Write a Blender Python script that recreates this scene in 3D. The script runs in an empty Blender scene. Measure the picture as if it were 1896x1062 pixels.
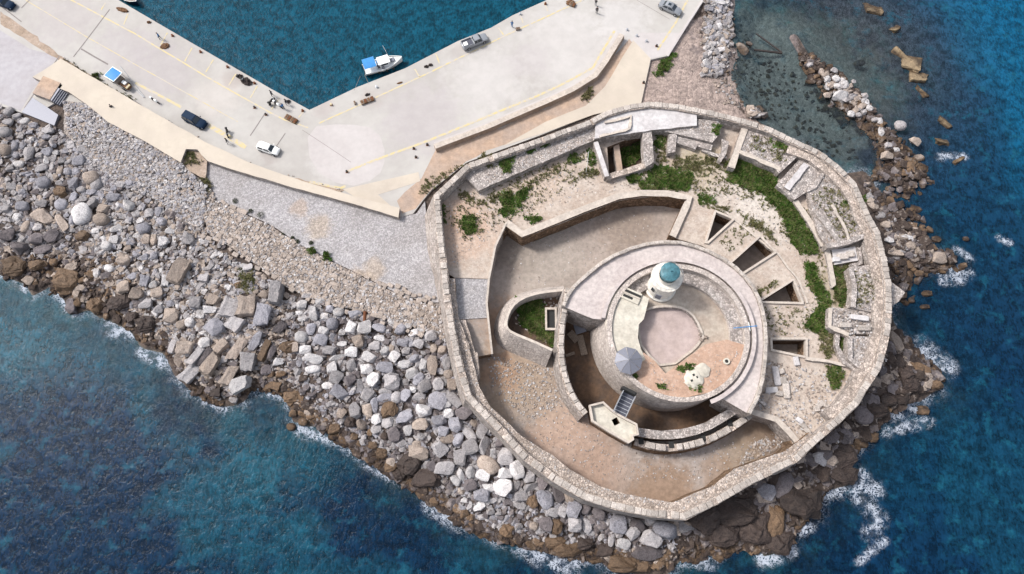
import bpy, bmesh, math, random
import numpy as np
from mathutils import Vector, Matrix, noise
from mathutils.geometry import tessellate_polygon
random.seed(7); rng = np.random.default_rng(7)
R_ = math.radians
SC = bpy.context.scene
COL = SC.collection

# ------------------------------------------------------------------ camera, sky, sun, exposure
FPX = 1281.0; TILT = R_(18.0); DIST = 116.5
CAM = Vector((0.0, -DIST*math.sin(TILT), 2.0+DIST*math.cos(TILT)))
cd = bpy.data.cameras.new('camera'); cam = bpy.data.objects.new('camera', cd); COL.objects.link(cam)
cam.location = CAM; cam.rotation_euler = (TILT, 0, 0)
cd.sensor_width = 36; cd.lens = 18.0/(948.0/FPX); cd.clip_start = 1; cd.clip_end = 8000
SC.camera = cam
w = bpy.data.worlds.new('World'); SC.world = w; w.use_nodes = True
wn = w.node_tree.nodes; wl = w.node_tree.links
sky = wn.new('ShaderNodeTexSky'); sky.sky_type = 'NISHITA'; sky.sun_disc = False
SUN_EL = R_(47); SUN_AZ = R_(-66)
sky.sun_elevation = SUN_EL; sky.sun_rotation = SUN_AZ; sky.dust_density = 3.0; sky.air_density = 1.0
hs = wn.new('ShaderNodeHueSaturation'); hs.inputs['Saturation'].default_value = .42   # thin high cloud takes the blue out of the sky light
wl.new(sky.outputs[0], hs.inputs['Color']); wl.new(hs.outputs[0], wn['Background'].inputs[0]); wn['Background'].inputs[1].default_value = 0.13
sd = bpy.data.lights.new('sun', 'SUN'); sd.energy = 2.1; sd.angle = R_(11); sd.color = (1.0, 0.955, 0.90)
so = bpy.data.objects.new('sun', sd); COL.objects.link(so)
sv = Vector((math.sin(SUN_AZ)*math.cos(SUN_EL), math.cos(SUN_AZ)*math.cos(SUN_EL), math.sin(SUN_EL)))
so.location = sv*200; so.rotation_euler = sv.to_track_quat('Z', 'Y').to_euler()
SC.view_settings.view_transform = 'Standard'; SC.view_settings.look = 'None'
SC.view_settings.exposure = 0.88; SC.view_settings.gamma = 1; SC.view_settings.use_curve_mapping = False
SC.cycles.max_bounces = 5; SC.cycles.transparent_max_bounces = 6; SC.cycles.diffuse_bounces = 3; SC.cycles.glossy_bounces = 2

# ------------------------------------------------------------------ helpers
_ct, _st = math.cos(TILT), math.sin(TILT)
def P(px, py, z=0.0):
    """the point of the plane at height z that the photograph shows at (px, py): used to survey plan positions"""
    a = (px-948)/FPX; b = (531-py)/FPX
    d = Vector((a, b*_ct+_st, b*_st-_ct))
    t = (z-CAM.z)/d.z
    return CAM + d*t
def PX(v):
    """inverse of P, for sorting labels"""
    r = v-CAM; xc = r.x; yc = r.y*_ct+r.z*_st; zc = -r.y*_st+r.z*_ct
    return 948+FPX*xc/(-zc), 531-FPX*yc/(-zc)
def PP(pts, z): return [P(p[0], p[1], p[2] if len(p) > 2 else z) for p in pts]
def lin(c):
    c = c/255.0
    return c/12.92 if c <= 0.04045 else ((c+0.055)/1.055)**2.4
ILL = 1.55
def C(r, g, b): return (min(lin(r)/ILL, .85), min(lin(g)/ILL, .85), min(lin(b)/ILL, .85), 1.0)

def tag(o, label=None, cat=None, group=None, kind=None):
    if label: o['label'] = label
    if cat: o['category'] = cat
    if group: o['group'] = group
    if kind: o['kind'] = kind
    return o
def empty(name, loc, rz=0.0, label=None, cat=None, group=None):
    o = bpy.data.objects.new(name, None); COL.objects.link(o); o.empty_display_size = .3
    o.location = loc; o.rotation_euler = (0, 0, rz)
    return tag(o, label, cat, group)
def link(name, me, mats=None, parent=None):
    o = bpy.data.objects.new(name, me); COL.objects.link(o)
    if mats:
        for m in (mats if isinstance(mats, (list, tuple)) else [mats]): me.materials.append(m)
    if parent: o.parent = parent
    return o
def bmo(name, bm, mats, parent=None, smooth=False):
    me = bpy.data.meshes.new(name)
    bmesh.ops.recalc_face_normals(bm, faces=bm.faces[:])
    bm.to_mesh(me); bm.free()
    if smooth: me.polygons.foreach_set('use_smooth', [True]*len(me.polygons))
    return link(name, me, mats, parent)
def fastmesh(name, V, T, mats, tone=None, parent=None):
    """V (n,3) vertices, T (m,3) triangles, tone (n,3) colour per vertex"""
    me = bpy.data.meshes.new(name); V = np.asarray(V, np.float32); T = np.asarray(T, np.int32)
    me.vertices.add(len(V)); me.vertices.foreach_set('co', V.ravel())
    me.loops.add(T.size); me.loops.foreach_set('vertex_index', T.ravel())
    me.polygons.add(len(T)); me.polygons.foreach_set('loop_start', np.arange(0, T.size, 3, dtype=np.int32))
    me.update(calc_edges=True); me.validate()
    if tone is not None:
        a = me.attributes.new('tone', 'FLOAT_COLOR', 'POINT')
        t4 = np.ones((len(V), 4), np.float32); t4[:, :3] = tone; a.data.foreach_set('color', t4.ravel())
    return link(name, me, mats, parent)

# ------------------------------------------------------------------ materials
def newmat(name):
    m = bpy.data.materials.new(name); m.use_nodes = True
    nt = m.node_tree; b = nt.nodes['Principled BSDF']
    return m, nt, b
class N:
    def __init__(s, nt):
        s.nt = nt; s.pos = nt.nodes.new('ShaderNodeNewGeometry').outputs['Position']
    def n(s, t, **k):
        x = s.nt.nodes.new(t)
        for a, v in k.items(): setattr(x, a, v)
        return x
    def l(s, a, b): s.nt.links.new(a, b)
    def noise(s, scale, detail=3, rough=.6, vec=None, dist=0):
        x = s.n('ShaderNodeTexNoise'); x.inputs['Scale'].default_value = scale; x.inputs['Detail'].default_value = detail
        x.inputs['Roughness'].default_value = rough; x.inputs['Distortion'].default_value = dist
        s.l(vec or s.pos, x.inputs['Vector']); return x.outputs['Fac']
    def voro(s, scale, feat='F1', out='Distance', vec=None, rnd=1.0):
        x = s.n('ShaderNodeTexVoronoi', feature=feat); x.inputs['Scale'].default_value = scale
        x.inputs['Randomness'].default_value = rnd
        s.l(vec or s.pos, x.inputs['Vector']); return x.outputs[out]
    def ramp(s, f, a, b, va=0.0, vb=1.0):
        x = s.n('ShaderNodeMapRange', interpolation_type='SMOOTHSTEP')
        x.inputs['From Min'].default_value = a; x.inputs['From Max'].default_value = b
        x.inputs['To Min'].default_value = va; x.inputs['To Max'].default_value = vb
        s.l(f, x.inputs['Value']); return x.outputs['Result']
    def math(s, op, a, b=None):
        x = s.n('ShaderNodeMath', operation=op)
        for i, v in enumerate((a, b)):
            if v is None: continue
            if isinstance(v, (int, float)): x.inputs[i].default_value = v
            else: s.l(v, x.inputs[i])
        return x.outputs[0]
    def mix(s, f, a, b, blend='MIX'):
        x = s.n('ShaderNodeMix', data_type='RGBA', blend_type=blend)
        for i, v in ((0, f), (6, a), (7, b)):
            if isinstance(v, (int, float)): x.inputs[i].default_value = v
            elif isinstance(v, tuple): x.inputs[i].default_value = v
            else: s.l(v, x.inputs[i])
        return x.outputs[2]
    def gray(s, v):
        x = s.n('ShaderNodeCombineColor')
        for i in range(3): s.l(v, x.inputs[i])
        return x.outputs[0]
    def bump(s, h, strength, dist, b):
        x = s.n('ShaderNodeBump'); x.inputs['Strength'].default_value = strength; x.inputs['Distance'].default_value = dist
        s.l(h, x.inputs['Height']); s.l(x.outputs[0], b.inputs['Normal']); return x
    def blob(s, p, r, soft=.5, warp=None):
        """1 inside radius r around world point p, fading out with a ragged edge"""
        x = s.n('ShaderNodeVectorMath', operation='DISTANCE'); s.l(s.pos, x.inputs[0]); x.inputs[1].default_value = (p.x, p.y, p.z)
        d = x.outputs['Value']
        if warp is not None: d = s.math('ADD', d, s.math('MULTIPLY', s.math('SUBTRACT', warp, .5), r*2.2))
        return s.ramp(d, r*(1-soft), r*(1+soft), 1.0, 0.0)
def ground_mat(name, a, b, speck=None, dark=None, blobs=(), s1=.25, s2=2.2, spk=.22, bump=.5, rough=.95, cells=None, fine=9, cellc=.25, cellrnd=.35, mot=.16):
    """stony ground or masonry: two base colours in patches, light or dark specks, optional irregular stones"""
    m, nt, bs = newmat(name); q = N(nt)
    bs.inputs['Roughness'].default_value = rough; bs.inputs['Specular IOR Level'].default_value = .2
    c = q.mix(q.ramp(q.noise(s1, 4, .65), .35, .65), a, b)
    wn_ = q.noise(.5, 5, .7) if blobs else None
    for (p, r, col, amt) in blobs:
        c = q.mix(q.math('MULTIPLY', q.blob(p, r, .45, wn_), amt), c, col)
    m2 = q.noise(s2, 4, .7)
    c = q.mix(1.0, c, q.gray(q.ramp(m2, .28, .72, 1-mot, 1+mot)), 'MULTIPLY')
    h = q.noise(fine, 4, .75)
    if cells:
        de = q.voro(cells, 'DISTANCE_TO_EDGE'); cc = q.voro(cells, 'F1', 'Color')
        sep = q.n('ShaderNodeSeparateColor'); q.l(cc, sep.inputs[0])
        c = q.mix(1.0, c, q.gray(q.ramp(sep.outputs[0], 0, 1, 1-cellrnd, 1+cellrnd)), 'MULTIPLY')
        edge = q.ramp(de, .0, .11, 1.0, 0.0)
        c = q.mix(q.math('MULTIPLY', edge, cellc*1.8), c, (a[0]*.25, a[1]*.23, a[2]*.22, 1))
        h = q.math('ADD', q.math('MULTIPLY', h, .5), q.math('MULTIPLY', q.ramp(de, 0, .16), .9))
    if speck:
        c = q.mix(q.ramp(q.noise(3.0, 3, .6), .60, .67, 0, .6), c, speck)
    if dark:
        c = q.mix(q.ramp(q.noise(2.1, 4, .62), .31, .37, .6, 0), c, dark)
    q.l(c, bs.inputs['Base Color']); q.bump(h, bump, .12, bs)
    return m
def plain(name, col, rough=.5, metal=0.0, var=.12, bump=0.0, spec=.4, sc=6.0):
    m, nt, bs = newmat(name); q = N(nt)
    bs.inputs['Roughness'].default_value = rough; bs.inputs['Metallic'].default_value = metal; bs.inputs['Specular IOR Level'].default_value = spec
    n = q.noise(sc, 3)
    q.l(q.mix(1.0, col, q.gray(q.ramp(n, .3, .7, 1-var, 1+var)), 'MULTIPLY'), bs.inputs['Base Color'])
    if bump: q.bump(n, bump, .03, bs)
    return m
def stone_mat(name, col, vein, rough=.9, rnd=.28, attr=False, bump=.8):
    m, nt, bs = newmat(name); q = N(nt)
    tc = q.n('ShaderNodeTexCoord').outputs['Object']
    bs.inputs['Roughness'].default_value = rough; bs.inputs['Specular IOR Level'].default_value = .25
    if attr:
        at = q.n('ShaderNodeAttribute', attribute_name='tone'); c = at.outputs['Color']
    else:
        oi = q.n('ShaderNodeObjectInfo').outputs['Random']
        c = q.mix(1.0, col, q.gray(q.ramp(oi, 0, 1, 1-rnd, 1+rnd*.8)), 'MULTIPLY')
    n1 = q.noise(1.3, 5, .7); n2 = q.noise(6.0, 4, .75)
    c = q.mix(q.ramp(n1, .42, .72, 0, .55), c, vein)
    c = q.mix(1.0, c, q.gray(q.ramp(n2, .3, .72, .62, 1.26)), 'MULTIPLY')
    c = q.mix(q.ramp(q.noise(2.6, 4, .68), .60, .68, 0, .55), c, (vein[0]*.35, vein[1]*.33, vein[2]*.32, 1))  # dark specks painted as the shade of small pits
    c = q.mix(q.ramp(q.noise(.9, 3, .6), .56, .66, 0, .35), c, (min(col[0]*1.25, .85) if col else .5, min(col[1]*1.2, .85) if col else .48, min(col[2]*1.15, .85) if col else .45, 1))
    sz = q.n('ShaderNodeSeparateXYZ'); q.l(q.pos, sz.inputs[0])      # weed and wet stain up to the splash line
    tide = q.math('ADD', sz.outputs[2], q.math('MULTIPLY', q.math('SUBTRACT', q.noise(.35, 3), .5), 2.2))
    c = q.mix(q.ramp(tide, .15, .75, .85, 0), c, q.mix(q.ramp(q.noise(.9, 4), .4, .62), C(50, 42, 41), C(98, 78, 58)))
    q.l(c, bs.inputs['Base Color'])
    q.bump(q.math('ADD', n2, q.math('MULTIPLY', n1, 1.5)), bump, .16, bs)
    return m

M = {}
D_ = C(92, 80, 70)
M['quay'] = ground_mat('concrete_quay', C(208, 204, 199), C(197, 192, 187), s1=.07, s2=.45, bump=.08, fine=14, mot=.045,
    blobs=[(P(x_, y_, 1.8), r_, c_, k_) for x_, y_, r_, c_, k_ in [(900, 150, 7, C(222, 217, 215), .5), (1050, 90, 9, C(222, 217, 215), .5), (780, 220, 7, C(200, 192, 194), .5), (980, 110, 4, C(198, 190, 190), .4), (300, 130, 6, C(196, 188, 190), .5), (230, 90, 5, C(194, 186, 188), .5), (420, 60, 1, C(190, 180, 176), .4), (120, 40, 6, C(198, 190, 190), .5), (400, 180, 4, C(220, 212, 206), .5), (480, 120, 3, C(222, 208, 196), .5), (600, 200, 2, C(196, 186, 182), .6), (430, 145, 2, C(190, 178, 172), .5), (690, 180, 2, C(196, 186, 180), .5), (850, 95, 1.6, C(188, 180, 176), .5), (500, 290, 1.6, C(186, 176, 172), .5), (1150, 40, 5, C(224, 220, 218), .6), (620, 300, 4, C(224, 219, 217), .5)]])
M['quay2'] = ground_mat('concrete_worn', C(200, 196, 200), C(188, 182, 184), s1=.12, s2=1.0, bump=.15, mot=.07)
M['apron'] = ground_mat('concrete_apron', C(218, 212, 210), C(210, 203, 201), s1=.12, s2=.9, bump=.1, mot=.04)
M['cream'] = ground_mat('limewashed_paving', C(224, 212, 196), C(214, 202, 188), s1=.2, s2=.8, bump=.15, mot=.06)
M['verge'] = ground_mat('dry_verge', C(196, 176, 160), C(176, 156, 138), s1=.3, s2=1.8, bump=.5, dark=C(120, 102, 84), speck=C(218, 206, 194))
M['earth'] = ground_mat('packed_earth', C(206, 178, 156), C(190, 170, 156), s1=.2, s2=1.4, bump=.4)
M['beach'] = ground_mat('coarse_beach_sand', C(188, 170, 160), C(176, 158, 148), s1=.15, s2=1.6, bump=.3, mot=.08)
M['gravel'] = ground_mat('pale_gravel', C(203, 199, 201), C(190, 185, 185), s1=.16, s2=3.2, bump=.5, cells=4.2, cellc=.2, cellrnd=.2,
    blobs=[(P(590, 420, 1.7), 2.2, C(206, 190, 174), .8), (P(665, 520, 1.7), 2.2, C(204, 184, 166), .8), (P(555, 385, 1.7), 1.5, C(206, 186, 170), .7), (P(690, 500, 1.7), 2, C(204, 186, 168), .7)])
M['masonry'] = ground_mat('rubble_masonry', C(204, 194, 188), C(184, 172, 164), s1=.3, s2=1.6, bump=.8, cells=1.9, cellc=.3, cellrnd=.24)
M['masonry_brown'] = ground_mat('brown_masonry', C(160, 132, 108), C(142, 118, 98), s1=.3, s2=1.6, bump=1.0, cells=1.6, cellc=.45, cellrnd=.3)
M['wall_top'] = ground_mat('worn_wall_top', C(220, 205, 194), C(200, 184, 172), s1=.35, s2=1.9, bump=.7, cells=2.6, cellc=.3, cellrnd=.28, dark=C(160, 144, 132))
M['wall_grey'] = ground_mat('grey_ruin_top', C(212, 203, 198), C(196, 185, 179), s1=.4, s2=2.0, bump=.7, cells=2.8, cellc=.3, cellrnd=.3, dark=C(160, 148, 138))
M['cope'] = stone_mat('pale_coping', C(212, 202, 194), C(178, 166, 156), rnd=.24, bump=.4)
M['creamwall'] = ground_mat('cream_coping', C(222, 210, 198), C(208, 196, 185), s1=.4, s2=2.2, bump=.35)
M['plaster'] = ground_mat('white_lime_plaster', C(226, 222, 222), C(210, 204, 204), s1=.3, s2=1.5, bump=.2, dark=C(180, 172, 168))
M['terrace'] = ground_mat('terrace_ground', C(214, 200, 188), C(198, 180, 166), s1=.3, s2=2.2, bump=.5, speck=C(232, 222, 210), dark=C(150, 130, 112), mot=.17,
    blobs=[(P(860, 430, 5.6), 5, C(212, 182, 162), .7), (P(850, 400, 5.6), 4, C(204, 172, 150), .6), (P(985, 330, 5.6), 6, C(206, 180, 160), .4), (P(1420, 390, 5.6), 5, C(226, 216, 206), .7), (P(1400, 350, 5.6), 5, C(226, 216, 206), .7),
           (P(1290, 300, 5.6), 4, C(190, 176, 140), .5), (P(1560, 530, 5.6), 4, C(150, 138, 100), .5)])
M['court'] = ground_mat('court_ground', C(192, 178, 168), C(174, 161, 152), s1=.16, s2=1.3, bump=.5, mot=.17,
    blobs=[(P(1070, 830, 2.2), 7, C(198, 168, 150), .6), (P(1030, 790, 2.2), 4, C(200, 170, 150), .5), (P(1120, 870, 2.2), 5, C(182, 152, 132), .5), (P(1260, 860, 2.2), 8, C(186, 176, 170), .8), (P(1200, 800, 2.2), 4, C(180, 170, 164), .6),
           (P(1420, 810, 2.2), 4.5, C(120, 96, 76), .75), (P(1230, 910, 2.2), 5, C(158, 126, 98), .7), (P(1380, 850, 2.2), 4, C(170, 150, 128), .6), (P(1330, 880, 2.2), 3, C(160, 130, 104), .5),
           (P(940, 700, 2.2), 6, C(186, 160, 134), .6), (P(1000, 700, 2.2), 6, C(176, 156, 138), .6), (P(925, 600, 2.2), 4, C(188, 152, 124), .7), (P(960, 470, 2.2), 4, C(120, 100, 84), .45), (P(1160, 420, 2.2), 5, C(156, 138, 124), .6),  # dark blob beside the thin court wall paints in its cast shadow
           (P(1010, 480, 2.2), 6, C(186, 176, 166), .6), (P(925, 690, 2.2), 3, C(176, 136, 108), .5)])
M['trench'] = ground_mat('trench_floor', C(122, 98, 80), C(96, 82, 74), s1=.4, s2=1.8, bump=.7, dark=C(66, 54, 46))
M['ring'] = ground_mat('pinkish_screed', C(222, 211, 207), C(208, 196, 193), s1=.25, s2=1.5, bump=.15, dark=C(196, 182, 176))
M['drumwall'] = ground_mat('drum_masonry', C(224, 212, 204), C(206, 194, 186), s1=.3, s2=1.4, bump=.6, cells=2.2, cellc=.22, cellrnd=.14)
M['drumfloor'] = ground_mat('drum_floor', C(208, 196, 182), C(192, 176, 162), s1=.3, s2=1.6, bump=.25, blobs=[(P(1340, 560, 7.6), 4, C(176, 160, 146), .4)])
M['pinkfloor'] = ground_mat('round_court_floor', C(210, 192, 188), C(196, 178, 172), s1=.3, s2=1.2, bump=.15)
M['redsoil'] = ground_mat('reddish_soil', C(210, 178, 158), C(200, 166, 144), s1=.5, s2=2.2, bump=.4, speck=C(226, 208, 192))
M['lime'] = ground_mat('pale_lime_floor', C(228, 222, 208), C(214, 206, 192), s1=.4, s2=1.4, bump=.2)
M['paving'] = stone_mat('paving_stone', C(200, 186, 176), C(160, 144, 130), rnd=.16, bump=.6)
M['rubble'] = stone_mat('rubble_stone', C(190, 180, 174), C(120, 106, 96), attr=True)
M['shore'] = ground_mat('shore_bed', C(112, 96, 84), C(82, 68, 60), s1=.3, s2=1.6, bump=1.0, cells=1.3, cellc=.6, cellrnd=.4)
tones = dict(W=(C(230, 226, 226), C(196, 190, 191)), G=(C(192, 187, 188), C(150, 144, 146)), B=(C(180, 178, 186), C(134, 131, 138)),
    T=(C(194, 178, 166), C(152, 134, 122)), Y=(C(132, 108, 86), C(88, 70, 58)), D=(C(130, 122, 124), C(88, 81, 82)), N=(C(82, 70, 65), C(50, 43, 43)))
for k, (a, b) in tones.items(): M['rock'+k] = stone_mat('limestone_'+k.lower(), a, b, rough=.55 if k in 'YN' else .9)
M['white'] = plain('white_paint', (.78, .78, .76, 1), .45, var=.05)
M['whitewash'] = plain('whitewashed_masonry', (.62, .585, .53, 1), .9, var=.12, bump=.5, sc=1.6)
M['glass'] = plain('dark_glass', (.02, .03, .04, 1), .08, var=.1, spec=.6)
M['rubber_shade'] = plain('rubber_and_shade_black', (.02, .02, .02, 1), .8)  # tyres and fittings, also the black put in as shade in openings
M['steel'] = plain('galvanised_steel', (.42, .43, .45, 1), .45, .6)
M['iron'] = plain('rusty_iron', C(120, 72, 44), .85, bump=.4)
M['wood'] = plain('weathered_timber', C(150, 134, 120), .85, var=.3, bump=.4)
M['darkwood'] = plain('wet_timber', C(60, 52, 50), .7, var=.3)
m, nt, bs = newmat('worn_yellow_paint'); q = N(nt); bs.inputs['Roughness'].default_value = .9
q.l(q.mix(q.ramp(q.noise(1.3, 5, .75), .38, .60), C(212, 204, 198), C(230, 212, 158)), bs.inputs['Base Color']); M['yellow'] = m
M['joint'] = plain('dark_joint', C(150, 142, 140), .95, var=.2)
M['blue'] = plain('blue_tarpaulin', C(58, 150, 222), .6, var=.08, bump=.3, sc=3)
M['teal'] = plain('teal_glass', C(84, 132, 144), .45, var=.3, spec=.3, sc=1.5)
M['greymetal'] = plain('grey_sheet_metal', C(140, 142, 154), .5, .2, var=.08)
M['darkmetal'] = plain('dark_steel_grating', C(96, 98, 110), .6, .3, var=.15)
M['silver'] = plain('silver_car_paint', C(176, 180, 186), .3, .3, var=.03)
M['navy'] = plain('dark_blue_car_paint', C(30, 52, 78), .6, 0, var=.05, spec=.1)
M['net'] = plain('brown_net', C(124, 92, 66), .95, var=.4, bump=1.0)
M['darknet'] = plain('dark_net', C(62, 54, 52), .95, var=.4, bump=1.0)
M['concblock'] = stone_mat('old_concrete', C(168, 148, 120), C(130, 110, 88), bump=.8)
M['wetconc'] = ground_mat('weedy_concrete', C(84, 68, 58), C(66, 56, 54), s1=.5, s2=2.0, bump=.6, rough=.6)
def leafmat(name, a, b):
    m, nt, bs = newmat(name); q = N(nt)
    bs.inputs['Roughness'].default_value = .7; bs.inputs['Specular IOR Level'].default_value = .2
    c = q.mix(q.ramp(q.noise(1.1, 3), .35, .65), a, b)
    q.l(q.mix(1.0, c, q.gray(q.ramp(q.noise(5, 2), .3, .7, .7, 1.3)), 'MULTIPLY'), bs.inputs['Base Color'])
    return m
M['grass'] = leafmat('fresh_green_grass', (.034, .082, .010, 1), (.080, .130, .024, 1))
M['moss'] = leafmat('olive_weeds', (.10, .105, .04, 1), (.16, .14, .07, 1))
M['shrub'] = leafmat('dark_shrub', (.03, .045, .02, 1), (.05, .06, .03, 1))

# ------------------------------------------------------------------ solid builders
def densify(pts, step, jit=0.0, closed=True):
    out = []; n = len(pts)
    for i in range(n if closed else n-1):
        a = pts[i]; b = pts[(i+1) % n]; L = (b-a).length; k = max(1, int(L/step))
        for j in range(k): out.append(a.lerp(b, j/k))
    if not closed: out.append(pts[-1].copy())
    if jit:
        for p in out:
            v = noise.noise_vector(Vector((p.x*1.7, p.y*1.7, 3.3))); p.x += v.x*jit; p.y += v.y*jit
    return out
def smooth(pts, it=2, closed=False):
    for _ in range(it):
        o = []; n = len(pts)
        if not closed: o.append(pts[0])
        for i in range(n if closed else n-1):
            a = Vector(pts[i]); b = Vector(pts[(i+1) % n]); o += [a*.75+b*.25, a*.25+b*.75]
        if not closed: o.append(Vector(pts[-1]))
        pts = o
    return [Vector(p) for p in pts]
def normals2(pts, closed):
    n = len(pts); out = []
    for i in range(n):
        a = pts[i-1] if (closed or i) else pts[i]; b = pts[(i+1) % n] if (closed or i < n-1) else pts[i]
        t = Vector((b.x-a.x, b.y-a.y)); t = t.normalized() if t.length > 1e-9 else Vector((1, 0))
        out.append(Vector((t.y, -t.x)))
    return out
def area2(p): return sum(p[i-1].x*p[i].y-p[i].x*p[i-1].y for i in range(len(p)))/2
def prism(name, top, zb, mats, holes=(), batter=0.0, parent=None, hzb=None):
    """solid with the given top outline (world points, own heights) down to zb; holes go right through; mats = [top, side]"""
    if area2(top) < 0: top = top[::-1]
    loops = [top]+[list(h)[::-1] if area2(h) > 0 else list(h) for h in holes]
    verts = []; faces = []; mi = []; base = []
    for lp in loops: base.append(len(verts)); verts += [tuple(v) for v in lp]
    tri = tessellate_polygon([[Vector((v.x, v.y, 0)) for v in lp] for lp in loops])
    allv = [v for lp in loops for v in lp]
    for t in tri:
        a, b, c = (allv[i] for i in t)
        cr = (b.x-a.x)*(c.y-a.y)-(b.y-a.y)*(c.x-a.x)
        if abs(cr) < 1e-9: continue
        faces.append(tuple(t) if cr > 0 else tuple(reversed(t))); mi.append(0)
    for li, lp in enumerate(loops):
        nn = normals2(lp, True); off = len(verts); n = len(lp)
        for v, q in zip(lp, nn):
            bt = batter if li == 0 else 0
            verts.append((v.x+q.x*bt, v.y+q.y*bt, zb))
        for i in range(n):
            j = (i+1) % n
            faces.append((base[li]+i, off+i, off+j, base[li]+j)); mi.append(1 if len(mats) > 1 else 0)
    me = bpy.data.meshes.new(name); me.from_pydata(verts, [], faces)
    me.polygons.foreach_set('material_index', mi); me.update(); me.shade_flat()
    return link(name, me, mats, parent)
def strip_pts(pts, wl, wr, closed=False):
    nn = normals2(pts, closed)
    a = [Vector((p.x+q.x*wr, p.y+q.y*wr, p.z)) for p, q in zip(pts, nn)]
    b = [Vector((p.x-q.x*wl, p.y-q.y*wl, p.z)) for p, q in zip(pts, nn)]
    return a, b
def wall(name, pts, wl, wr, zb, mats, batter=0.0, parent=None, closed=False, jit=.06, step=1.3):
    """wall along a polyline of world points (their z is the wall head), wl to the left of travel, wr to the right"""
    pts = densify(pts, step, 0, closed)
    a, b = strip_pts(pts, wl, wr, closed)
    for s in (a, b):
        for p in s:
            v = noise.noise_vector(p*1.3); p.x += v.x*jit; p.y += v.y*jit; p.z += v.z*jit*.8
    n = len(pts); V = []; F = []; MI = []
    na = normals2(pts, closed)
    for i in range(n):
        V += [tuple(a[i]), tuple(b[i]), (b[i].x-na[i].x*batter*.0, b[i].y-na[i].y*batter*.0, zb), (a[i].x+na[i].x*batter, a[i].y+na[i].y*batter, zb)]
    m = n if closed else n-1
    for i in range(m):
        j = (i+1) % n; A = 4*i; B = 4*j
        F += [(A, B, B+1, A+1), (A+1, B+1, B+2, A+2), (A+3, B+3, B, A)]; MI += [0, 1, 1]
    if not closed:
        F += [(0, 1, 2, 3), (4*(n-1)+3, 4*(n-1)+2, 4*(n-1)+1, 4*(n-1))]; MI += [1, 1]
    me = bpy.data.meshes.new(name); me.from_pydata(V, [], F); me.polygons.foreach_set('material_index', MI if len(mats) > 1 else [0]*len(F)); me.update()
    bm = bmesh.new(); bm.from_mesh(me); bmesh.ops.recalc_face_normals(bm, faces=bm.faces[:]); bm.to_mesh(me); bm.free()
    return link(name, me, mats, parent)

# little stone meshes shared by all pieces
def block_mesh(name, seed, bev=.09, jit=.07):
    r = random.Random(seed); bm = bmesh.new(); bmesh.ops.create_cube(bm, size=1)
    bmesh.ops.bevel(bm, geom=bm.edges[:], offset=bev, segments=1, affect='EDGES', profile=.7)
    for v in bm.verts: v.co += Vector((r.uniform(-jit, jit), r.uniform(-jit, jit), r.uniform(-jit, jit)))*.5
    me = bpy.data.meshes.new(name); bm.to_mesh(me); bm.free(); return me
BLK = [block_mesh('block_stone', i) for i in range(8)]
for b_ in BLK: b_.materials.append(M['cope'])
def piece(name, me, loc, size, rz=0.0, mat=None, parent=None, tilt=0.0):
    o = bpy.data.objects.new(name, me); COL.objects.link(o)
    o.location = loc; o.scale = size; o.rotation_euler = (random.uniform(-tilt, tilt), random.uniform(-tilt, tilt), rz)
    if mat: o.material_slots[0].link = 'OBJECT'; o.material_slots[0].material = mat
    if parent: o.parent = parent
    return o
def coping(parent, pts, length, width, off, h=.28, mat=None, closed=False, name='coping_stone', gap=.05, limit=300, skip=0.0):
    """single stones laid along a wall head"""
    n = len(pts); k = 0; rr = random.Random(len(pts))
    for i in range(n if closed else n-1):
        a = pts[i]; b = pts[(i+1) % n]; d = b-a; L = d.length
        if L < .2: continue
        t = Vector((d.x, d.y, 0)).normalized(); q = Vector((t.y, -t.x, 0)); s = 0.0
        while s < L-.15:
            l = min(length*rr.uniform(.7, 1.35), L-s)
            if l < .3: break
            c = a+d*((s+l/2)/L)+q*(off+rr.uniform(-.04, .04)); s += l
            if rr.random() < skip: continue
            if k >= limit: return
            piece(name, rr.choice(BLK), (c.x, c.y, c.z+h*.28+rr.uniform(-.04, .05)), (l-gap, width*rr.uniform(.9, 1.06), h), math.atan2(d.y, d.x)+rr.uniform(-.03, .03), mat, parent, .03); k += 1

# ------------------------------------------------------------------ natural ground: coastline, height field
COAST = [(-500, 480), (-100, 500), (0, 512), (45, 525), (60, 548), (90, 530), (118, 556), (140, 584), (165, 574), (200, 590), (240, 612), (262, 640), (300, 655),
    (330, 704), (355, 727), (400, 755), (450, 745), (470, 716), (525, 728), (545, 778), (590, 792), (640, 815), (690, 852), (735, 884), (770, 900), (820, 935),
    (850, 968), (905, 985), (950, 1000), (985, 1012), (1040, 1028), (1090, 1020), (1130, 1055), (1220, 1075), (1260, 1040), (1291, 1008), (1332, 1014), (1369, 982),
    (1400, 993), (1413, 1030), (1462, 1008), (1471, 980), (1454, 957), (1516, 957), (1522, 912), (1573, 899), (1577, 830), (1615, 800), (1650, 762), (1700, 742), (1745, 720),
    (1735, 690), (1690, 658), (1668, 625), (1655, 590), (1650, 520), (1660, 503), (1695, 500), (1735, 492), (1752, 480), (1724, 456), (1696, 432), (1664, 402), (1634, 370), (1615, 330), (1598, 318),
    (1560, 320), (1500, 280), (1450, 250), (1405, 225), (1372, 190), (1352, 140), (1368, 100), (1350, 60), (1362, 0), (1380, -80), (1400, -260), (1250, -260),
    (1180, 30), (1000, 110), (700, 240), (560, 290), (300, 150), (0, -20), (-500, -300)]
coast = PP(COAST, 0.0)
cpx = np.array([[v.x, v.y] for v in coast])
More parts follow.
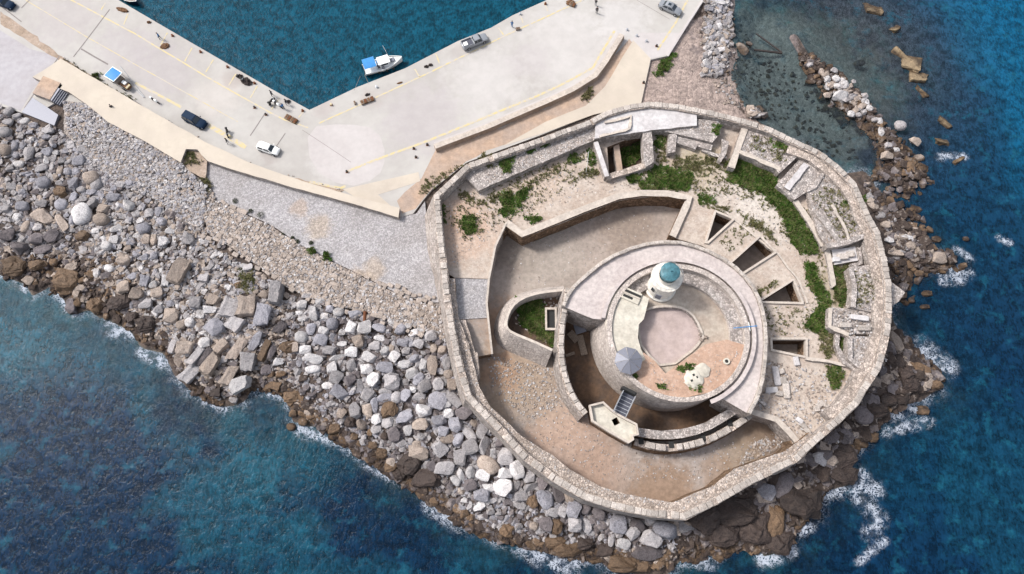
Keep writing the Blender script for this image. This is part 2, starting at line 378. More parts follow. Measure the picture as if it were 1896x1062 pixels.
def sdf(X, Y, poly):
    """signed distance, positive inside"""
    d = np.full(X.shape, 1e9); ins = np.zeros(X.shape, bool); n = len(poly)
    for i in range(n):
        ax, ay = poly[i]; bx, by = poly[(i+1) % n]; ex, ey = bx-ax, by-ay
        t = np.clip(((X-ax)*ex+(Y-ay)*ey)/(ex*ex+ey*ey+1e-12), 0, 1)
        d = np.minimum(d, np.hypot(X-ax-t*ex, Y-ay-t*ey))
        c = ((ay > Y) != (by > Y)) & (X < (bx-ax)*(Y-ay)/(by-ay+1e-12)+ax)
        ins ^= c
    return np.where(ins, d, -d)
def poly_np(pts, z): return np.array([[v.x, v.y] for v in PP(pts, z)])
def fbm(X, Y, s, o=4, seed=0):
    r = np.zeros(X.shape); a = 1.0; rg = np.random.default_rng(seed)
    for k in range(o):
        for _ in range(3):
            th = rg.uniform(0, 6.28); ph = rg.uniform(0, 6.28); f = s*(1.9**k)*rg.uniform(.7, 1.3)
            r += a*np.sin((X*math.cos(th)+Y*math.sin(th))*f+ph+1.7*np.sin((X*math.sin(th)-Y*math.cos(th))*f*.6+ph))/3
        a *= .55
    return r
GX = np.arange(-108, 110, .55); GY = np.arange(-75, 100, .55)
XX, YY = np.meshgrid(GX, GY)
SD = sdf(XX, YY, cpx)
FORT_PX = [(785, 370), (803, 360), (830, 335), (863, 304), (920, 283), (1000, 255), (1091, 222), (1120, 206), (1160, 194), (1203, 188), (1250, 192), (1293, 200), (1340, 210), (1383, 222),
    (1425, 235), (1468, 256), (1515, 277), (1550, 303), (1585, 338), (1611, 397), (1628, 427), (1636, 458), (1643, 485), (1651, 530), (1651, 576), (1649, 612), (1642, 645), (1631, 684),
    (1605, 723), (1590, 750), (1552, 786), (1512, 821), (1477, 855), (1430, 878), (1392, 897), (1330, 933), (1270, 963), (1205, 957), (1140, 944), (1082, 926), (1024, 892), (969, 852), (921, 800),
    (880, 758), (862, 738), (850, 700), (840, 660), (830, 610), (822, 560), (816, 500), (808, 430), (803, 372)]
PAR = 8.0; RAMP = 7.0; TER = 5.6; COURT = 2.2; RING = 8.6; RIM = 9.2
fort = PP(FORT_PX[1:], PAR)
fpx = np.array([[v.x, v.y] for v in fort])
QUAY_PX = [(-420, -420), (-100, -185), (100, -75), (220, 0), (350, 76), (502, 164), (573, 203), (661, 161), (750, 126), (847, 76), (909, 51), (949, 28), (1011, 0), (1120, -52), (1400, -200),
    (1352, -90), (1301, 0), (1276, 38), (1245, 88), (1236, 103), (1205, 110), (1196, 150), (1187, 190), (1100, 210), (1000, 250), (865, 300), (800, 350), (785, 368), (765, 395), (740, 402), (650, 372), (560, 345), (380, 300), (335, 298),
    (240, 250), (110, 185), (60, 215), (0, 195), (-420, 60)]
qpx = poly_np(QUAY_PX, 1.8)
QD = sdf(XX, YY, qpx); FD = sdf(XX, YY, fpx)
H = np.where(SD > 0, np.minimum(1.5, SD*.30), -np.minimum(5.5, (-SD)*.34))
H += np.where(SD > 0, .18, .40)*fbm(XX, YY, .55, 4, 3)*np.clip(np.abs(SD)/2, .3, 1)
def ridge(px, z, r, H):
    """raise the bed along a submerged line of rock"""
    pts = [P(a, b, 0) for a, b in px]; d = np.full(XX.shape, 1e9)
    for i in range(len(pts)-1):
        ax, ay = pts[i].x, pts[i].y; ex, ey = pts[i+1].x-ax, pts[i+1].y-ay
        t = np.clip(((XX-ax)*ex+(YY-ay)*ey)/(ex*ex+ey*ey), 0, 1); d = np.minimum(d, np.hypot(XX-ax-t*ex, YY-ay-t*ey))
    return np.maximum(H, z-d*r)
H = ridge([(1470, 70), (1500, 120), (1560, 170), (1600, 200), (1640, 250), (1665, 300), (1690, 330), (1640, 330)], .25, .28, H)
H = ridge([(1420, 120), (1450, 200), (1520, 260), (1580, 300)], -1.1, .10, H)
H = ridge([(1620, 10), (1690, 120), (1750, 250), (1770, 330)], -1.6, .16, H)
bp = P(1250, 140, 1.0)   # beach rises gently
H = np.where((SD > 0) & (np.hypot(XX-bp.x, YY-bp.y) < 16) & (YY > bp.y-12), np.minimum(1.35, SD*.16), H)
H = np.where(QD > .8, np.minimum(H, .9), H); H = np.where(FD > .8, np.minimum(H, -4.5), H)
def TH(x, y):
    i = min(max((x-GX[0])/.55, 0), len(GX)-2); j = min(max((y-GY[0])/.55, 0), len(GY)-2)
    a = int(i); b = int(j); u = i-a; v = j-b
    return float((H[b, a]*(1-u)+H[b, a+1]*u)*(1-v)+(H[b+1, a]*(1-u)+H[b+1, a+1]*u)*v)
def grid_tris(ny, nx):
    idx = np.arange(ny*nx).reshape(ny, nx)
    a = idx[:-1, :-1].ravel(); b = idx[:-1, 1:].ravel(); c = idx[1:, 1:].ravel(); d = idx[1:, :-1].ravel()
    return np.concatenate([np.stack([a, b, c], 1), np.stack([a, c, d], 1)])
# bed material: wet brown rock with boulder-gap shade painted in above the water line, weed, stones and sand below it
m, nt, bs = newmat('shore_and_sea_bed'); q = N(nt); bs.inputs['Roughness'].default_value = .8
sepx = q.n('ShaderNodeSeparateXYZ'); q.l(q.pos, sepx.inputs[0]); zz = sepx.outputs[2]
land = q.mix(q.ramp(q.noise(.5, 5, .7), .4, .6), C(104, 88, 78), C(70, 58, 52))
land = q.mix(q.blob(P(1250, 150, 1), 17, .12, q.noise(.4, 4)), land, q.mix(q.ramp(q.noise(.5, 4), .3, .7), C(190, 170, 160), C(172, 154, 146)))
land = q.mix(q.math('MULTIPLY', q.blob(P(1390, 60, 1), 10, .2, q.noise(.4, 4)), .8), land, C(128, 116, 114))
bed = q.mix(q.ramp(q.noise(.16, 5, .65), .42, .58), C(64, 62, 76), C(120, 140, 132))
bed = q.mix(q.blob(P(1460, 160, -1), 19, .3, q.noise(.3, 4)), bed, C(150, 132, 122))
cc = q.voro(1.1, 'F1', 'Color'); sp = q.n('ShaderNodeSeparateColor'); q.l(cc, sp.inputs[0])
vd = q.voro(1.1, 'DISTANCE_TO_EDGE')
allc = q.mix(q.ramp(zz, -.25, .12), bed, land)
allc = q.mix(1.0, allc, q.gray(q.ramp(sp.outputs[0], 0, 1, .88, 1.14)), 'MULTIPLY')
allc = q.mix(1.0, allc, q.gray(q.ramp(q.noise(1.4, 6, .75), .3, .7, .62, 1.4)), 'MULTIPLY')
q.l(allc, bs.inputs['Base Color'])
q.bump(q.math('ADD', q.math('MULTIPLY', q.ramp(vd, 0, .25), .3), q.noise(4, 6, .75)), .9, .25, bs); M['bed'] = m
V = np.stack([XX, YY, H], -1).reshape(-1, 3)
tr = fastmesh('terrain', V, grid_tris(*XX.shape), M['bed']); tag(tr, 'brown rocky shore and stony sea bed round the fortress', kind='structure')
sb = bmesh.new()
for p in ((-3000, -3000), (3000, -3000), (3000, 3000), (-3000, 3000)): sb.verts.new((p[0], p[1], -6.5))
sb.faces.new(sb.verts[:]); tag(bmo('sea_bed', sb, M['bed']), 'deep sea bed stretching away under the water', kind='structure')
# ------------------------------------------------------------------ water
FOAM = [  # polylines of broken water (photo survey), radius in metres
    ([(0, 505), (20, 508), (40, 512)], .8), ([(45, 505), (48, 535)], 1.0), ([(85, 518), (105, 540), (125, 560), (145, 550)], .9), ([(120, 560), (133, 585)], .8), ([(95, 498), (110, 495)], .7),
    ([(205, 605), (240, 618)], 1.6), ([(265, 650), (310, 675)], 1.3), ([(375, 735), (415, 752)], 1.1), ([(480, 722), (525, 730)], .9), ([(560, 795), (640, 815)], 1.4), ([(655, 825), (720, 870)], 1.8), ([(800, 935), (850, 965)], 1.6),
    ([(910, 985), (960, 1005), (1010, 1035), (1060, 1045)], 1.6), ([(1075, 1020), (1085, 1035)], 1.0), ([(1275, 1020), (1330, 1025), (1365, 990), (1395, 1000), (1415, 1040), (1465, 1020)], 1.1), ([(1250, 1035), (1320, 1045)], .9),
    ([(1525, 915), (1560, 900), (1620, 905)], 1.6), ([(1575, 860), (1600, 880)], 1.1), ([(1590, 920), (1630, 960), (1610, 985)], 1.4), ([(1620, 770), (1660, 760), (1700, 745)], 1.6), ([(1640, 800), (1720, 780)], 1.0),
    ([(1705, 640), (1725, 655), (1755, 680)], 1.8), ([(1720, 680), (1755, 675)], 1.2), ([(1735, 500), (1790, 505)], 1.4), ([(1745, 520), (1780, 520)], .9), ([(1740, 290), (1785, 290)], .9), ([(1770, 460), (1800, 480)], .7), ([(1580, 840), (1600, 815)], .9),
    ([(1655, 620), (1668, 650)], .5), ([(1470, 985), (1500, 975)], .9), ([(1590, 1040), (1640, 1000)], .7), ([(1850, 440), (1870, 450)], .7)]
def axis(lo, hi, s, far): return np.concatenate([-np.array(far[::-1], float), np.arange(lo, hi, s), np.array(far, float)])
wx = axis(-110, 112, .6, [130, 180, 300, 600, 1200, 2600]); wy = axis(-76, 104, .6, [125, 180, 300, 600, 1200, 2600])
WX, WY = np.meshgrid(wx, wy)
wd = -sdf(WX, WY, cpx); 
fo = np.zeros(WX.shape)
for pts, r in FOAM:
    w_ = [P(a, b, 0) for a, b in pts]
    for i in range(len(w_)-1):
        ax, ay = w_[i].x, w_[i].y; ex, ey = w_[i+1].x-ax, w_[i+1].y-ay
        t = np.clip(((WX-ax)*ex+(WY-ay)*ey)/(ex*ex+ey*ey), 0, 1)
        fo = np.maximum(fo, (.85 if pts[0][0] > 1500 else 1.0)*np.exp(-(np.hypot(WX-ax-t*ex, WY-ay-t*ey)/(r*.95))**2))
south = (WY < P(1500, 250, 0).y)
fo = np.maximum(fo, np.where((wd > -1) & (wd < 4) & (south | (WX > 62)), .50*np.exp(-np.maximum(wd, 0)/1.5), 0))
def wblob(px, py, r):
    p = P(px, py, 0); return np.exp(-((WX-p.x)**2+(WY-p.y)**2)/(r*r))
def L3(r, g, b): return np.array([lin(r), lin(g), lin(b)])/ILL
nz = fbm(WX, WY, .10, 5, 11); n2 = fbm(WX, WY, .35, 4, 12)
navy = L3(11, 44, 70); teal = L3(24, 84, 102); harb = L3(16, 80, 100); ne = L3(10, 88, 122); east = L3(18, 42, 72); bay = L3(84, 92, 94)
def ss(x, a, b): t = np.clip((x-a)/(b-a), 0, 1); return t*t*(3-2*t)
tw = ss(nz+.35*n2, -.15, .55)
tw = np.clip(tw*.75+.9*wblob(90, 600, 10)+.7*wblob(30, 590, 8)+.7*wblob(250, 660, 7)+.6*wblob(520, 800, 8)+.6*wblob(590, 850, 7)+.35*wblob(1720, 860, 9)+.3*wblob(1660, 880, 7)+.5*wblob(880, 1030, 6)-.5*wblob(150, 900, 14)-.4*wblob(700, 1000, 12), 0, 1)
colr = navy*(1-tw[..., None])+teal*tw[..., None]
def blend(c, k, wgt): return c*(1-wgt[..., None])+k*wgt[..., None]
a = P(1720, 0, 0); b = P(1896, 330, 0); e = np.array([b.x-a.x, b.y-a.y]); e /= np.hypot(*e)
side = -((WX-a.x)*e[1]*-1+(WY-a.y)*e[0]*1)*-1
side = (WX-a.x)*(-e[1])*-1*-1+(WY-a.y)*e[0]   # positive to the upper right of the line
colr = blend(colr, east*(.8)+teal*.2, ss(WX, 52, 66)*ss(WY, -30, -10)*.75)
colr = blend(colr, L3(14, 70, 100), ss(WX, 58, 80)*ss(WY, -20, 30)*.5*(1-ss(side, -3, 4)))
colr = blend(colr, L3(12, 52, 82), ss(WX, 40, 60)*(1-ss(WY, -20, 0))*.6)
colr = blend(colr, ne, ss(side+2*n2, -5, 5)*ss(WX, 30, 50))
hb = ss(sdf(WX, WY, np.array([[P(*p, 0).x, P(*p, 0).y] for p in [(-400, -500), (-200, -230), (573, 215), (1350, -120), (1400, -700), (300, -900)]])), -2, 1)
colr = blend(colr, harb, hb)
op = ss(wd, -1, 10)*.36+.58; op = np.where(hb > .5, .96, op)
op = np.clip(op-.50*wblob(1500, 210, 13)-.45*wblob(1400, 120, 12)-.4*wblob(1450, 60, 12)-.25*wblob(1620, 100, 14)-.2*wblob(1640, 200, 12), .26, 1)
op = np.clip(op-.2*wblob(1430, 140, 16), .2, 1)
colr = blend(colr, bay, np.clip(1.1*wblob(1500, 210, 12)+.9*wblob(1420, 150, 13)+.6*wblob(1560, 60, 16)+.35*wblob(1620, 150, 16), 0, .9))
op = np.maximum(op, ss(side, -4, 6)*.97*ss(WX, 30, 50))
WV = np.stack([WX, WY, .0*WX], -1).reshape(-1, 3)
m, nt, bs = newmat('sea_water'); q = N(nt)
at = q.n('ShaderNodeAttribute', attribute_name='tone').outputs['Color']
fa = q.n('ShaderNodeAttribute', attribute_name='foam').outputs['Fac']; oa = q.n('ShaderNodeAttribute', attribute_name='opacity').outputs['Fac']; ha = q.n('ShaderNodeAttribute', attribute_name='sheltered').outputs['Fac']
mp = q.n('ShaderNodeMapping'); q.l(q.pos, mp.inputs[0]); mp.inputs['Rotation'].default_value = (0, 0, R_(-58)); mp.inputs['Scale'].default_value = (1.5, .62, 1)
r1 = q.noise(1.9, 4, .62, vec=mp.outputs[0], dist=.4); r2 = q.noise(.55, 6, .68, dist=.4)
ripple_mott = q.math('ADD', q.math('ADD', q.math('MULTIPLY', r1, .3), q.math('MULTIPLY', r2, .45)), q.math('MULTIPLY', q.noise(1.15, 5, .7, dist=1.0), .25))  # patchy water tone plus painted light and dark of the ripples
c = q.mix(1.0, at, q.gray(q.ramp(ripple_mott, .40, .61, .50, 1.62)), 'MULTIPLY')
c = q.mix(q.math('MULTIPLY', q.ramp(q.noise(.33, 5, .72), .52, .70), q.math('SUBTRACT', .55, q.math('MULTIPLY', ha, .6))), c, C(36, 110, 136))
c = q.mix(q.ramp(q.noise(3.2, 3, .8, vec=mp.outputs[0]), .66, .80, 0, .45), c, C(120, 170, 186))  # pale flecks painted as glints along the ripples
q.l(c, bs.inputs['Base Color']); bs.inputs['Roughness'].default_value = .16; bs.inputs['IOR'].default_value = 1.33; bs.inputs['Specular IOR Level'].default_value = .16
q.bump(q.math('ADD', r1, q.math('MULTIPLY', r2, 1.2)), .32, .35, bs)
tp = q.n('ShaderNodeBsdfTransparent'); tp.inputs[0].default_value = (.62, .80, .86, 1)
mx = q.n('ShaderNodeMixShader'); q.l(oa, mx.inputs[0]); q.l(tp.outputs[0], mx.inputs[1]); q.l(bs.outputs[0], mx.inputs[2])
fm = q.n('ShaderNodeBsdfDiffuse'); fm.inputs[0].default_value = C(208, 216, 230)
ed = q.math('ABSOLUTE', q.math('SUBTRACT', q.noise(.95, 4, .58, dist=1.6), .5))
ed2 = q.math('ABSOLUTE', q.math('SUBTRACT', q.noise(2.4, 3, .55, dist=.8), .5))
e_ = q.math('MINIMUM', ed, q.math('MULTIPLY', ed2, 1.3))
fmask = q.ramp(q.math('SUBTRACT', q.math('MULTIPLY', fa, .47), q.math('MULTIPLY', e_, 5.2)), -.04, .30, 0, .92)
fmask = q.math('MULTIPLY', fmask, q.math('MULTIPLY', q.ramp(fa, .05, .3), q.ramp(q.noise(.5, 4, .65), 0.40, .56, .10, 1.0)))
mx2 = q.n('ShaderNodeMixShader'); q.l(fmask, mx2.inputs[0]); q.l(mx.outputs[0], mx2.inputs[1]); q.l(fm.outputs[0], mx2.inputs[2])
q.l(mx2.outputs[0], nt.nodes['Material Output'].inputs[0]); M['water'] = m
wo = fastmesh('sea_water', WV, grid_tris(*WX.shape), m, tone=np.clip(colr*np.array([.95, .87, .91]), 0, 1).reshape(-1, 3)); tag(wo, 'blue green sea round the fortress with foam along the rocks', kind='structure')
for nm, ar in (('foam', fo), ('opacity', op), ('sheltered', hb)):
    a_ = wo.data.attributes.new(nm, 'FLOAT', 'POINT'); a_.data.foreach_set('value', ar.astype(np.float32).ravel())

# ------------------------------------------------------------------ quay, walkway, yard, paths
def slab(name, px, z, zb, mats, label, step=3.0, jit=0.05, kind='structure', holes=(), sm=0, **k):
    w_ = PP(px, z)
    if sm: w_ = smooth(w_, sm, True)
    w_ = densify(w_, step, jit)
    return tag(prism(name, w_, zb, mats, holes=holes, **k), label, kind=kind)
slab('quay', QUAY_PX, 1.8, -5.5, [M['quay'], M['apron']], 'pale concrete harbour quay with painted lines', jit=0)
E1 = .004
slab('concrete_patch', [(-300, 40), (0, 55), (55, 90), (108, 104), (60, 168), (38, 205), (0, 190), (-300, 100)], 1.8+E1, 1.7, [M['quay2']], 'greyer worn concrete at the left end of the quay')
slab('concrete_patch', [(568, 235), (640, 228), (700, 238), (716, 290), (700, 330), (640, 348), (575, 310)], 1.8+E1, 1.7, [M['apron']], 'paler concrete patch at the bend of the quay', sm=1)
slab('concrete_patch', [(1185, 60), (1260, 60), (1236, 100), (1205, 108), (1165, 75)], 1.8+E1, 1.7, [M['apron']], 'paler concrete beside the parked sedan')
slab('verge', [(0, 20), (60, 62), (115, 105), (250, 190), (385, 270), (480, 312), (640, 352), (620, 362), (440, 312), (330, 260), (200, 190), (112, 113), (0, 45)], 1.8+E1*2, 1.7, [M['verge']], 'strip of dry weeds between the quay and the walkway', jit=.35, step=1.2)
slab('earth_bank', [(806, 278), (900, 247), (1010, 200), (1090, 155), (1165, 72), (1172, 78), (1120, 178), (1100, 200), (1000, 246), (900, 278), (863, 300), (800, 348), (770, 385), (745, 395), (735, 370), (780, 330)], 1.8+E1*3, 1.7, [M['earth']], 'bare earth bank between the low wall and the fortress', jit=.3, step=1.5)
slab('path', [(1172, 74), (1205, 108), (1196, 150), (1187, 192), (1098, 212), (1000, 248), (930, 270), (1010, 225), (1085, 195), (1120, 160), (1150, 110)], 1.8+E1*5, 1.7, [M['cream']], 'pale cream path from the quay down to the fortress wall', jit=.1)
slab('path', [(635, 350), (700, 335), (775, 318), (778, 335), (700, 360), (740, 395), (730, 402), (690, 385)], 1.8+E1*6, 1.7, [M['cream']], 'cream paving at the foot of the fortress corner', jit=.1)
WALKW = [(113, 108), (250, 188), (380, 262), (460, 300), (560, 335), (640, 358), (740, 385), (738, 402), (650, 376), (560, 352), (440, 316), (384, 298), (365, 276), (344, 276), (334, 300), (270, 262), (200, 225), (160, 192), (128, 170), (60, 142)]
slab('walkway', WALKW, 2.9, .2, [M['cream'], M['masonry']], 'raised cream stone walkway along the breakwater', step=1.6, jit=.12)
slab('earth_ledge', [(365, 276), (384, 298), (380, 330), (352, 318), (334, 300), (344, 276)], 2.2, .2, [M['verge'], M['masonry']], 'weedy earth ledge beside the walkway', jit=.2, step=1)
GRAV = [(382, 300), (470, 326), (560, 352), (650, 376), (735, 402), (770, 395), (786, 372), (800, 480), (815, 560), (790, 560), (740, 545), (690, 520), (630, 490), (560, 455), (500, 415), (440, 388), (400, 370), (380, 335)]
slab('gravel_yard', GRAV, 1.7, -.6, [M['gravel'], M['masonry']], 'pale gravel yard below the fortress wall', jit=.15, step=1.5)
tag(slab('rubble_slope', [(118, 186, 2.4), (160, 192, 2.6), (240, 243, 2.5), (334, 300, 2.5), (352, 318, 2.2), (385, 345, 2.0), (375, 425, 1.9), (330, 405, 1.85), (290, 370, 1.8), (225, 345, 1.8), (205, 345, 1.8), (150, 310, 1.8), (118, 245, 1.9)], 2.0, -.8, [M['masonry']], 'slope of grey cobbles below the walkway', step=2, jit=.2), kind='structure')
PAVE = [(385, 330), (400, 372), (440, 390), (500, 417), (560, 457), (630, 492), (690, 522), (740, 547), (790, 562), (815, 562), (825, 610), (834, 640), (800, 615), (750, 600), (680, 578), (610, 562), (560, 545), (520, 525), (480, 492), (430, 460), (385, 425), (370, 380)]
slab('paved_apron', PAVE, 1.9, -.8, [M['masonry'], M['masonry']], 'apron of old paving stones below the gravel yard', jit=.15, step=1.2)
slab('boat_ramp', [(60, 180), (108, 212), (100, 232), (40, 207)], 2.0, -.5, [M['greymetal']], 'smooth grey concrete ramp at the left end of the rocks', jit=.05)
slab('brown_landing', [(80, 140), (112, 153), (92, 184), (60, 172)], 3.0, .5, [M['earth'], M['masonry']], 'brown paved landing at the head of the steps', jit=.03)
st = empty('stone_steps', P(108, 180, 2.0), 0, 'grey concrete steps down from the landing to the ramp', 'steps')
for i in range(5):
    f = i/5
    a0, a1 = P(112+f*18, 155+f*10, 2.9-.2*i), P(92+f*18, 184+f*10, 2.9-.2*i); b0, b1 = P(112+(f+.2)*18, 155+(f+.2)*10, 2.9-.2*i), P(92+(f+.2)*18, 184+(f+.2)*10, 2.9-.2*i)
    o = prism('step', [a0, b0, b1, a1], .6, [M['greymetal']]); o.parent = st; o.matrix_parent_inverse = Matrix.Translation(-st.location)
def adopt(o, p):
    o.parent = p; o.matrix_parent_inverse = Matrix.Translation(p.location).inverted() if not p.rotation_euler.z else (Matrix.Translation(p.location) @ Matrix.Rotation(p.rotation_euler.z, 4, 'Z')).inverted(); return o
# painted lines and joints
def line(px, wid, z, mat, name, label, step=2.5):
    pts = densify(PP(px, z), step, .05, False); a, b = strip_pts(pts, wid/2, wid/2); n = len(pts)
    V = [tuple(v) for v in a]+[tuple(v) for v in b]; F = [(i, i+1, n+i+1, n+i) for i in range(n-1)]
    me = bpy.data.meshes.new(name); me.from_pydata(V, [], F); me.update()
    return tag(link(name, me, [mat]), label, kind='structure')
zl = 1.8+E1*4
for px, wd_, lb in [([(60, -40), (133, 0), (250, 62), (400, 152), (497, 206), (528, 222), (570, 236)], .28, 'yellow line along the left arm of the quay'),
    ([(590, 228), (700, 178), (776, 143), (852, 106), (943, 62), (1078, 0), (1150, -35)], .3, 'yellow line along the right arm of the quay'),
    ([(48, 0), (161, 68), (240, 113), (360, 180), (440, 225)], .16, 'faint yellow line along the roadway'),
    ([(251, 153), (336, 198)], .5, 'thick yellow line beside the blue canopy'), ([(387, 232), (455, 272)], .9, 'broad worn yellow patch by the white hatchback'),
    ([(640, 318), (700, 294), (793, 260), (898, 217), (1011, 170), (1050, 151), (1098, 125), (1138, 56)], .45, 'yellow line along the low wall'),
    ([(1273, 0), (1251, 42), (1217, 93)], .4, 'yellow line below the silver sedan'), ([(573, 336), (630, 348), (640, 344)], .5, 'yellow line at the road end')]:
    line(px, wd_, zl, M['yellow'], 'painted_line', lb)
for k, (a, b, c, d) in enumerate([(237, 25, 229, 45), (356, 88, 342, 113), (395, 110, 381, 133), (437, 136, 423, 158), (477, 158, 463, 181), (517, 181, 502, 203), (562, 206, 553, 217), (768, 127, 777, 142), (807, 99, 814, 117), (923, 51, 932, 64), (963, 26, 969, 42), (1008, 4, 1014, 20), (195, 5, 187, 18), (310, 60, 298, 82)]):
    line([(a, b), (c, d)], .25, zl, M['yellow'], 'painted_line', 'short yellow bay line at the quay edge')
for px, wd_ in [([(203, 17), (136, 105)], .18), ([(491, 209), (463, 251)], .16), ([(528, 246), (512, 270)], .16), ([(54, 0), (40, 14)], .2), ([(150, 90), (200, 119)], .3), ([(0, 10), (40, 40)], .2), ([(560, 240), (650, 300)], .07), ([(110, 103), (45, 200)], .2), ([(1180, 0), (1240, 35)], .08), ([(240, 180), (262, 195)], .14)]:
    line(px, wd_, zl+E1, M['joint'], 'expansion_joint', 'dark joint across the quay concrete')
# low parapet wall of the quay
lw = empty('low_wall', P(900, 240, 1.8), 0, 'long low cream parapet wall between the quay and the earth bank', 'wall')
pts = PP([(805, 271), (900, 235), (1010, 188), (1060, 165), (1102, 139), (1122, 112), (1152, 63)], 2.9)
adopt(wall('parapet', pts, .55, .45, 1.7, [M['creamwall'], M['verge']], batter=.15, jit=.03), lw)
base = PP([(804, 265), (900, 229), (1010, 182), (1058, 160), (1097, 134), (1117, 107), (1146, 59)], 2.15)
adopt(wall('footing', base, .25, .25, 1.7, [M['apron']], jit=.02), lw)
kb = tag(wall('kerb', PP([(1301, 0), (1276, 38), (1245, 88), (1236, 103)], 2.0), .2, .2, 1.0, [M['apron']], jit=.03), 'narrow kerb along the beach side of the quay', kind='structure')

# ------------------------------------------------------------------ fortress
tag(prism('courtyard', [Vector((v.x, v.y, COURT)) for v in fort], -3, [M['court'], M['masonry_brown']], holes=[[Vector((v.x, v.y, COURT)) for v in PP([(1100, 590), (1052, 572), (1045, 610), (1043, 660), (1056, 705), (1085, 752), (1110, 785), (1180, 804), (1250, 812), (1318, 796), (1362, 768), (1392, 745), (1350, 690), (1300, 610), (1200, 580)], 5.5)]]), 'brown earth floor of the lower fortress court', kind='structure')
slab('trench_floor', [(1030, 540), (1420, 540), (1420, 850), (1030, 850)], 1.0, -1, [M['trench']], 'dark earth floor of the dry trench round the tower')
ow = empty('outer_wall', P(850, 700, 0), 0, 'outer curtain wall of the fortress with sloping base and pale coping stones', 'wall')
fl = densify(fort, 2.5, .06)
def wall_loop(name, loop, wid, zb, bat, mats, parent):
    nn = normals2(loop, True); n = len(loop); s = 1 if area2(loop) < 0 else -1   # normals2 points right of travel
    V = []; F = []; MI = []
    for p, q_ in zip(loop, nn):
        q_ = q_*(-1 if area2(loop) < 0 else 1)
        x, y = PX(p); b_ = bat(x, y)
        V += [(p.x, p.y, p.z), (p.x-q_.x*wid, p.y-q_.y*wid, p.z), (p.x-q_.x*wid, p.y-q_.y*wid, zb), (p.x+q_.x*b_, p.y+q_.y*b_, zb)]
    for i in range(n):
        A = 4*i; B = 4*((i+1) % n); F += [(A, B, B+1, A+1), (A+1, B+1, B+2, A+2), (A+3, B+3, B, A)]; MI += [0, 1, 1]
    me = bpy.data.meshes.new(name); me.from_pydata(V, [], F); me.polygons.foreach_set('material_index', MI); me.update()
    bm = bmesh.new(); bm.from_mesh(me); bmesh.ops.recalc_face_normals(bm, faces=bm.faces[:]); bm.to_mesh(me); bm.free()
    return adopt(link(name, me, mats), parent)
wall_loop('curtain', fl, 1.15, -2.5, lambda x, y: 3.2*max(0, min(1, (830-x)/20))*(1 if y > 370 else 0)+(1.6 if (x > 1450 and y > 600) or (x < 880 and y > 600) else .5), [M['wall_top'], M['masonry']], ow)
seg = [v for v in fort]
if area2(seg) < 0: seg = seg[::-1]
cp_ = densify(seg, 6, 0)
coping(ow, [Vector((v.x, v.y, v.z+.0)) for v in cp_], 1.0, .95, -.55, .26, M['cope'], closed=True, limit=300, skip=.1)
for c in ow.children:
    if c.name.startswith('coping'): c.matrix_parent_inverse = Matrix.Translation(-ow.location)
pts = PP([(1651, 522), (1662, 530), (1676, 541), (1664, 558), (1651, 566)], 6.6)
adopt(prism('cutwater', pts, -2, [M['wall_grey'], M['masonry']], batter=.6), ow)
# upper terrace with four shafts and the open vault
SH = [[(1326, 392), (1356, 405), (1309, 448)], [(1353, 488), (1408, 438), (1434, 466), (1370, 507)], [(1409, 557), (1469, 519), (1485, 559)], [(1430, 628), (1492, 628), (1492, 659), (1431, 646)]]
VH = [(1124, 272), (1192, 246), (1197, 298), (1128, 322)]
TERP = [(1468, 824), (1460, 800), (1438, 778), (1393, 764), (1410, 700), (1421, 640), (1413, 570), (1388, 518), (1350, 482), (1300, 455), (1243, 439), (1268, 371), (1237, 365), (1186, 366), (1146, 371), (968, 441), (939, 418), (917, 455), (905, 516), (842, 514), (818, 500), (810, 430), (806, 378)]
fi = [v for v in FORT_PX]
i0 = FORT_PX.index((863, 304)); i1 = FORT_PX.index((1512, 821))
outer_t = [P(a, b, PAR) for a, b in FORT_PX[2:i1+1]]
terr = [Vector((v.x, v.y, TER)) for v in outer_t]+PP(TERP, TER)
tag(prism('upper_terrace', densify(terr, 1.5, .10), -4, [M['terrace'], M['masonry_brown']], holes=[PP(h, TER) for h in SH]+[PP(VH, TER)]), 'upper terrace of the fortress with pale stony ground', kind='structure')
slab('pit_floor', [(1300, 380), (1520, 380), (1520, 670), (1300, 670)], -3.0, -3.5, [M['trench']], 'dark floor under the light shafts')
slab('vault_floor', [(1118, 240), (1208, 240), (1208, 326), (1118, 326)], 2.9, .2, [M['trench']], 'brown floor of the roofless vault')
slab('lower_terrace', [(842, 514), (905, 516), (903, 588), (844, 592)], TER-.15, 1, [M['gravel'], M['masonry_brown']], 'pale grey paved square at the top of the west ramp')
slab('ramp_ground', [(844, 592, 5.3), (903, 588, 5.3), (911, 655, 4.2), (872, 662, 4.2), (868, 640, 4.8)], 4.5, 1, [M['court'], M['masonry_brown']], 'brown earth ramp inside the west wall')
RAMPW = [(818, 515), (842, 515), (846, 590), (872, 655), (888, 718), (908, 752), (969, 810), (1023, 843), (1057, 870), (1112, 901), (1159, 915), (1247, 930), (1320, 899), (1359, 868), (1454, 834), (1470, 822), (1500, 800), (1512, 815)]
i2 = FORT_PX.index((1477, 855)); i3 = FORT_PX.index((816, 500))
ra = [Vector((v.x, v.y, RAMP)) for v in [P(a, b, PAR) for a, b in FORT_PX[i2:i3+1]]]
rr_ = PP(RAMPW, RAMP)
tag(prism('rampart_walk', densify(rr_+ra, 1.3, .12), -1, [M['wall_top'], M['masonry_brown']], batter=0), 'stony rampart walk along the south side of the fortress', kind='structure')
